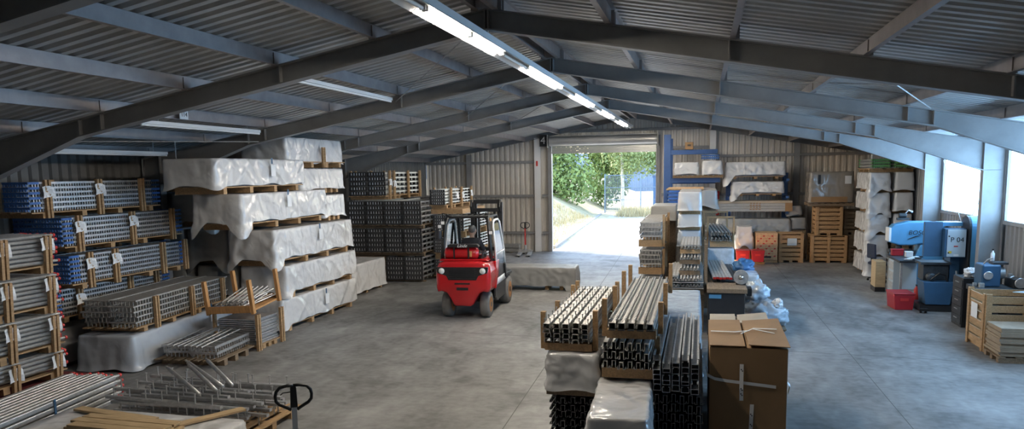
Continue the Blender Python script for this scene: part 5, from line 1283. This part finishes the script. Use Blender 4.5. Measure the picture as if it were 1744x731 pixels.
wrap_mesh(.62, .48, .28, 331, (.30, 0, 0, .30), hem=.25, bulge=.04, fold=.02).build('film_sheet', 'film', df, True, loc=(.46, -.01, .92))
rbx = thing('storage_bin', 'x', 'bin')
MB().prism([(.03, 0), (.40, 0), (.43, .34), (0, .34)], 0, .55).build('body', 'red_plastic', rbx, bevel=.012); MB().box(-.01, -.02, .34, .44, .57, .375).build('rim', 'red_plastic', rbx, bevel=.01)
MB().box(.13, -.012, .20, .30, -.0, .26).build('grip', 'red_cap', rbx)
put(rbx, (1.20, 25.70, .095), 0, 'red plastic bin on a small pallet at the back, left of two', 'red bins on the pallet'); put(rbx, (1.67, 25.70, .095), 0, 'red plastic bin on a small pallet at the back, right of two', 'red bins on the pallet')
pallet((2.12, 25.68, 0), 0, .62, .95, .09, 'small pale pallet under the two red bins')
for k in range(4): pallet((1.18, 26.9, k*.135), 0, .9, .62, .13, 'empty pallet in the pile left of the board crate, %s from the floor' % ORD[k], ys=[.1, .45, .8])
# ------------------------------------------------------------------ right wall: film wrapped stack
for lv, (z, H) in enumerate(((.12, .45), (.72, .48), (1.33, .48), (1.94, .48), (2.54, .46))):
    nm = ('lowest', 'second', 'third', 'fourth', 'fifth')[lv]
    wrapped((5.27, 23.4, z), 0, 1.9, .52, H, 'film bundle with loose corner in the right wall stack, left column, %s level' % nm, 400+lv, 'film', (.22 if lv % 2 else .10, .0, 0, .30), None, hem=.02, bulge=.03, fold=.02, crink=.010)
    if lv > 1: wrapped((5.88, 23.4, z), 0, 1.9, .46, H, 'film bundle in the right wall stack, right column, %s level' % nm, 420+lv, 'film', (.05, 0, 0, .05), None, hem=.02)
    pallet((5.88, 23.47, z-.118), 0, 1.75, 1.07, .115, 'pallet under the %s level of the right wall stack' % nm)
for c in range(2):
    t_ = thing('timber_stack', 'bearers below the right column of the wall stack, %s level' % ('lower', 'upper')[c], 'timber', (5.88, 23.5, (.12, .72)[c]))
    for k in range(3): MB().box(-.48, 0, k*.15, -.02, 1.7, k*.15+.14).build('bearer', 'wood_dark', t_)
lg = lattice_proto('guardrail_frame', 'scaffold frame', 1.8, .50, .085, 'green_tip' if 'green_tip' in M else 'galv', .06, 'galv_dull')
for c in range(2):
    for k in range(3): put(lg, (5.28+c*.56, 23.45, 3.12+k*.088), 0, 'green tipped frame on top of the wall stack, %s from top, %s column' % (ORD[2-k], ('left', 'right')[c]), 'green tipped frames')
pallet((5.90, 23.42, 3.01), 0, 1.85, 1.16, .105, 'pallet under the green tipped frames on the wall stack')
lf = thing('lamp_batten', 'loose white lamp batten lying before the green tipped frames', 'lamp', (4.98, 23.22, 2.70)); 
bpy.data.objects.remove(lf)
# ------------------------------------------------------------------ office chair
oc2 = thing('office_chair', 'dark blue office chair on castors before the wrapped wall stack', 'chair', (4.86, 22.35, 0), R(-70))
for k in range(5):
    a = 2*PI*k/5; MB().beam((0, 0, .12), (.30*math.cos(a), .30*math.sin(a), .075), .045, .03).build('base_leg', 'black', oc2)
    MB().lathe([(.02, -.02), (.03, -.016), (.03, .016), (.02, .02)], (.30*math.cos(a), .30*math.sin(a), .03), 'x', 12).build('castor', 'black', oc2)
MB().tube([(0, 0, .10), (0, 0, .46)], .028, 10).build('gas_lift', 'black_steel', oc2)
MB().box(-.23, -.22, .46, .23, .22, .54).build('seat', 'seat_cloth', oc2, bevel=.035)
MB().beam((0, -.20, .47), (0, -.27, .75), .05, .02, up=(0, 1, 0)).build('back_bracket', 'black', oc2)
MB().prism([(-.27, .66), (-.21, .64), (-.235, 1.06), (-.285, 1.05)], -.20, .20, 'x').build('backrest', 'seat_cloth', oc2, bevel=.025)
# ------------------------------------------------------------------ machines along the right wall
pm = thing('punching_machine', 'pale blue punching machine with dark maker lettering on its long arm', 'machine', (4.62, 20.4, 0))
arm_p = [(0, 1.28), (.03, 1.62), (.12, 1.72), (.45, 1.80), (.95, 1.80), (1.26, 1.74), (1.28, 1.28), (.75, 1.24), (.55, 1.20), (.25, 1.20)]
MB().prism(arm_p, 0, .34).build('arm', 'machine', pm, bevel=.035)
MB().prism([(.62, 0), (1.26, 0), (1.26, 1.22), (.74, 1.22), (.62, .9)], .02, .42).build('column', 'machine', pm, bevel=.02)
MB().box(.04, .05, 1.02, .60, .36, 1.08).build('table', 'iron', pm); MB().box(.10, .1, 0, .58, .34, 1.02).build('pedestal', 'machine_dark', pm)
MB().lathe([(.05, 1.10), (.07, 1.12), (.07, 1.19)], (.28, .17, 0), 'z', 18).build('punch_head', 'iron', pm); MB().box(.0, -.02, 1.30, .05, .36, 1.64).build('end_plate', 'white_metal', pm)
text_mesh('BOSC', .155, 'ink', pm, (.63, -.036, 1.52), (PI/2, 0, 0), 'lettering', .002, .2)
mb = MB(); mb.prism([(.40, 1.34), (.62, 1.42), (.74, 1.46), (.60, 1.44), (.44, 1.37)], -.038, -.034); mb.build('swoosh', 'ink', pm)
vc = thing('spare_tool', 'dark clamp tool parts lying on the punching machine arm', 'tool', (4.95, 20.52, 1.835)); MB().box(-.14, -.05, 0, .14, .06, .05).build('foot', 'iron', vc); MB().lathe([(.05, -.10), (.06, -.08), (.06, .06), (.05, .08)], (0, 0, .11), 'x', 16).build('body', 'iron', vc); MB().tube([(.02, 0, .12), (.12, 0, .24), (.20, .02, .20)], .018, 8).build('lever', 'galv', vc); MB().ball((.20, .02, .20), .03).build('knob', 'galv', vc)
wt = thing('work_table', 'grey steel work table in front of the punching machine', 'table', (4.55, 18.95, 0))
MB().box(0, 0, .93, .62, 1.3, .98).build('top', 'iron', wt)
for (x, y) in ((.03, .03), (.55, .03), (.03, 1.22), (.55, 1.22)): MB().box(x, y, 0, x+.05, y+.05, .93).build('leg', 'galv_dull', wt)
MB().box(.05, .75, .10, .57, 1.25, .90).build('drawer_unit', 'machine_pale', wt); MB().box(.03, .06, .25, .59, .1, .30).build('rail', 'galv_dull', wt)
for k in range(3): MB().box(.045, .77, .16+k*.25, .05, 1.23, .36+k*.25).build('drawer', 'galv', wt)
rbx2 = thing('parts_box', 'small red parts box on the steel work table', 'box', (4.62, 20.0, .985)); MB().box(0, 0, 0, .26, .16, .14).build('body', 'red_plastic', rbx2, bevel=.008); MB().box(-.01, -.01, .14, .27, .17, .155).build('rim', 'red_plastic', rbx2)
pbx = thing('parts_box', 'small white carton on the steel work table', 'box', (4.86, 19.7, .985)); MB().box(0, 0, 0, .16, .14, .12).build('body', 'white_metal', pbx, bevel=.005); MB().box(-.005, -.005, .121, .165, .145, .13).build('lid', 'paper', pbx)
random.seed(4)
tl = thing('hand_tool', 'x', 'tool'); MB().tube([(0, 0, 0), (.20, 0, 0)], .014, 8).build('shaft', 'galv', tl); MB().box(.18, -.03, -.012, .26, .03, .02).build('jaw', 'iron', tl)
for i in range(6): put(tl, (4.66+.06*i, 19.05+.11*i, 1.0), random.uniform(-1, 2), 'small steel tool on the work table, %s from the front' % ORD[i], 'small tools on the work table')
fx = thing('fire_extinguisher', 'x', 'extinguisher'); MB().lathe([(.05, 0), (.06, .01), (.06, .34), (.03, .40), (.02, .41)], (0, 0, 0), 'z', 16).build('cylinder', 'red_cap', fx, True); MB().box(-.02, -.03, .41, .02, .05, .45).build('valve', 'black', fx); MB().tube([(0, .05, .43), (.06, .08, .30), (.06, .07, .10)], .01, 6).build('hose', 'black', fx)
put(fx, (4.62, 21.2, 0), 0, 'red fire extinguisher by the pale cabinet behind the work table', 'fire extinguishers'); put(fx, (4.90, 18.78, .0), 0, 'red fire extinguisher below the front of the work table', 'fire extinguishers')
wc = thing('wooden_box', 'pale plywood box beside the work table', 'box', (4.36, 20.45, 0)); MB().box(0, 0, .12, .24, .5, .78).build('body', 'plank', wc, bevel=.006); MB().box(.0, 0, 0, .24, .5, .115).build('trolley', 'black', wc)
# saw with control cabinet
sw2 = thing('band_saw', 'blue band saw with tall wheel cover and grey control cabinet', 'machine', (4.72, 17.75, 0))
MB().box(.0, .05, 0, 1.12, .75, .14).build('plinth', 'black_steel', sw2); MB().prism([(.10, .16), (.58, .16), (.66, .66), (.04, .66)], .02, .55).build('tub', 'machine_dark', sw2, bevel=.01)
MB().box(.10, .30, .66, .60, .72, 1.02).build('table_block', 'iron', sw2); MB().box(.02, .2, 1.02, .62, .7, 1.07).build('table', 'iron', sw2)
MB().box(.06, .22, 1.20, .42, .32, 1.96).build('guard_panel', 'machine_dark', sw2, bevel=.01)
MB().box(.62, .30, .14, .80, .70, 1.25).build('column', 'machine_dark', sw2)
MB().box(.40, .34, 1.86, .84, .72, 1.94).build('bridge', 'machine', sw2)
cc_ = MB().box(.42, .06, 1.20, .84, .30, 1.82).build('control_cabinet', 'machine_dark', sw2, bevel=.008)
MB().box(.47, .045, 1.215, .83, .058, 1.805).build('cabinet_door', 'machine_pale', cc_, bevel=.004)
text_mesh('P 04', .15, 'ink', cc_, (.66, .041, 1.58), (PI/2, 0, 0), 'lettering', .001)
MB().box(.60, .040, 1.43, .68, .044, 1.455).build('red_mark', 'red_cap', cc_); MB().box(.50, .040, 1.29, .56, .044, 1.34).build('sticker', 'yellow', cc_); MB().box(.60, .040, 1.23, .70, .044, 1.27).build('plate', 'paper', cc_)
for z in (1.66, 1.30): MB().lathe([(.014, .030), (.016, .044)], (.50, 0, z), 'y', 12).build('lock', 'black', cc_)
hp_ = [(-.05, 0.10), (.50, 0.10), (.50, 1.75)] + [(.225+.275*math.cos(a), 1.82+.275*math.sin(a)) for a in [PI*k/14 for k in range(15)]] + [(-.05, 1.75)]
MB().prism(hp_, .90, 1.14, 'x').build('wheel_cover', 'machine', sw2, bevel=.012); MB().prism([(y, z-.0) for y, z in hp_], .86, .898, 'x').build('cover_shade', 'black', sw2)  # black slab puts the shade of the cover's unlit left face into colour
MB().box(1.0, -.058, 1.62, 1.10, -.052, 1.67).build('sticker', 'yellow', sw2)
MB().tube([(.2, .1, .70), (.35, .05, .85), (.5, .12, .80), (.62, .1, .3)], .022, 8).build('hose', 'black', sw2); MB().tube([(.70, .12, .9), (.72, .08, .5), (.74, .12, .2)], .018, 8).build('hose', 'galv', sw2)
MB().lathe([(.05, .08), (.09, .10), (.09, .24), (.06, .26)], (.22, .0, 0+.75), 'y', 18).build('hand_wheel', 'iron', sw2)
rb2 = thing('storage_bin', 'dark red plastic bin on the floor before the band saw', 'bin', (4.45, 17.62, 0), R(0))
clone(rbx, (4.22, 17.9, .0), R(4), 'red plastic bin on the floor beside the band saw', 'red bins at the saw'); bpy.data.objects.remove(rb2)
cas = thing('castor_block', 'small black castor dolly at the foot of the band saw', 'dolly', (4.74, 17.6, 0)); MB().box(-.09, -.07, .06, .09, .07, .10).build('plate', 'black', cas)
for s in (-1, 1): MB().lathe([(.025, -.02), (.03, -.015), (.03, .015), (.025, .02)], (s*.05, 0, .031), 'x', 12).build('castor', 'black', cas)
# cabinet and lathe nearer
cab = thing('drawer_cabinet', 'dark drawer cabinet next to the lathe at the right wall', 'cabinet', (5.02, 16.1, 0))
MB().box(0, 0, 0, .40, .6, .98).build('body', 'black_steel', cab, bevel=.008)
for k in range(5):
    d_ = MB().box(-.012, .03, .06+k*.18, -.001, .57, .22+k*.18).build('drawer', 'iron', cab); MB().box(-.024, .2, .15+k*.18, -.013, .4, .165+k*.18).build('handle', 'galv', d_)
blob((5.2, 16.3, .985), (.12, .12, .10), 33, 'plastic_bag', 'crumpled white bag on the dark drawer cabinet', 'bag', 'film', amp=.4, fine=.25)
la = thing('lathe', 'dark oily metal lathe with chuck and hand wheels behind the slatted crate', 'machine', (5.05, 15.35, 0))
MB().box(.0, .05, 0, .36, .6, .80).build('pedestal', 'iron', la, bevel=.01); MB().box(.5, .1, 0, .88, .6, .80).build('pedestal', 'iron', la, bevel=.01); MB().box(-.02, .02, .80, .90, .64, .90).build('bed', 'iron', la, bevel=.01)
MB().box(.10, .2, .90, .42, .62, 1.32).build('headstock', 'machine_dark', la, bevel=.03); MB().lathe([(.05, -.06), (.11, -.05), (.11, .04), (.05, .05)], (.48, .38, 1.15), 'x', 20).build('chuck', 'galv_dull', la)
MB().box(.60, .1, .90, .80, .55, 1.06).build('carriage', 'iron', la, bevel=.01); MB().lathe([(.09, -.01), (.10, 0), (.09, .01)], (.70, .06, 1.0), 'y', 20).build('hand_wheel', 'galv', la); MB().lathe([(.07, -.01), (.08, 0), (.07, .01)], (.20, .17, 1.12), 'y', 20).build('hand_wheel', 'galv', la)
MB().tube([(.12, .2, 1.34), (.16, .15, 1.42), (.24, .12, 1.46)], .014, 8).build('lever', 'galv', la); MB().box(.30, .25, 1.321, .55, .5, 1.36).build('tool_tray', 'iron', la); MB().tube([(.60, .1, 1.1), (.55, -.02, 1.14), (.48, -.06, 1.12)], .012, 8).build('lever', 'galv', la)
for (x, y, z, s_) in ((.05, .12, .90, .08), (.0, .3, .90, .06), (.62, .4, 1.06, .07)): MB().box(x, y, z+.001, x+s_, y+s_, z+s_).build('tool_block', 'galv_dull', la)
bt = thing('spray_bottle', 'white bottle standing on the lathe headstock', 'bottle', (5.40, 15.82, 1.365)); MB().lathe([(.03, 0), (.035, .005), (.035, .14), (.015, .17), (.012, .20)], (0, 0, 0), 'z', 16).build('body', 'paper', bt, True); MB().lathe([(.016, .20), (.016, .23)], (0, 0, 0), 'z', 12).build('cap', 'black', bt)
crate((4.74, 14.04, .0), .98, .86, 1.0, 'open slatted crate with white label on its side, right foreground', slats=6, open_top=True, note=(.30, .52, .30, .26), side_note=True)
pw = thing('plywood_sheet', 'x', 'board'); MB().box(0, 0, 0, .82, .62, .034).build('sheet', 'plywood', pw, bevel=.002)
random.seed(2)
for k in range(13): put(pw, (4.72+random.uniform(-.015, .02), 13.28+random.uniform(-.02, .02), .105+k*.0355), R(random.uniform(-1.5, 1.5)), 'board in the low dark plywood stack before the crate, %s from below' % ORD[k], 'boards in the plywood stack')
pallet((5.55, 13.26, 0), 0, .66, .84, .10, 'low pallet under the dark plywood stack', wood='wood_dark', ys=[.06, .33, .6])

# unseen lamp added behind the centre stacks to warm the crates by the gable
hl_ = thing('added_lamp', 'small yellow floor lamp added unseen behind the centre stacks for warm light', 'lamp', (.62, 24.7, 0), R(-38))
MB().box(-.16, -.10, .0, .16, .10, .02).build('foot', 'yellow', hl_); MB().tube([(-.13, 0, .02), (-.13, 0, .36), (.13, 0, .36), (.13, 0, .02)], .01, 8).build('stand', 'black', hl_)
MB().box(-.11, -.03, .20, .11, .05, .34).build('housing', 'black', hl_, bevel=.008); MB().box(-.095, .051, .215, .095, .055, .325).build('lens', 'added_glow', hl_)
hs = bpy.data.lights.new('added_warm_beam', 'SPOT'); hs.energy = 45; hs.color = (1, .55, .24); hs.spot_size = R(75); hs.spot_blend = .7; hs.shadow_soft_size = .06  # added light for the warm glow on the crates
ho = bpy.data.objects.new('added_warm_beam', hs); COL.objects.link(ho); ho.location = (.70, 24.80, .27); ho.rotation_euler = (Vector((2.15, 26.4, .55))-Vector((.70, 24.80, .27))).to_track_quat('-Z', 'Y').to_euler()

fs_ = MB().add([(5.22, 14.30, 1.004), (5.72, 14.02, 1.004), (5.74, 14.62, 1.004), (5.22, 14.30, 1.010), (5.72, 14.02, 1.010), (5.74, 14.62, 1.010)], [(0, 2, 1), (3, 4, 5), (0, 1, 4, 3), (1, 2, 5, 4), (2, 0, 3, 5)]).build('plastic_sheet', 'machine_pale')
tag(fs_, 'pale blue stiff sheet lying on the rim of the open slatted crate', 'sheet')
# ------------------------------------------------------------------ lights and world
w = bpy.data.worlds.new('world'); SC.world = w; w.use_nodes = True; nt = w.node_tree
bg = nt.nodes['Background']; sk = nt.nodes.new('ShaderNodeTexSky'); sk.sky_type = 'NISHITA'; sk.sun_disc = False
sk.sun_elevation = R(38); sk.sun_rotation = R(-60); sk.air_density = 1.2; sk.dust_density = 1.0
nt.links.new(sk.outputs[0], bg.inputs[0]); bg.inputs[1].default_value = .8
sun = bpy.data.lights.new('sun', 'SUN'); sun.energy = 9; sun.angle = R(.6); sun.color = (1, .90, .74)
so = bpy.data.objects.new('sun', sun); COL.objects.link(so)
SD = Vector((2.0, -1.0, -1.12)).normalized()
so.rotation_euler = SD.to_track_quat('-Z', 'Y').to_euler()
pl = bpy.data.lights.new('door_portal', 'AREA'); pl.shape = 'RECTANGLE'; pl.size = 4.06; pl.size_y = 3.9; pl.cycles.is_portal = True
po = bpy.data.objects.new('door_portal', pl); COL.objects.link(po); po.location = ((DX0+DX1)/2, YG+.12, 1.95); po.rotation_euler = (R(-90), 0, 0)
SC.view_settings.view_transform = 'Standard'; SC.view_settings.look = 'None'; SC.view_settings.gamma = 1; SC.view_settings.use_curve_mapping = False
SC.view_settings.exposure = 0.42
SC.cycles.use_denoising = True; SC.cycles.max_bounces = 8; SC.cycles.diffuse_bounces = 4; SC.cycles.sample_clamp_indirect = 8
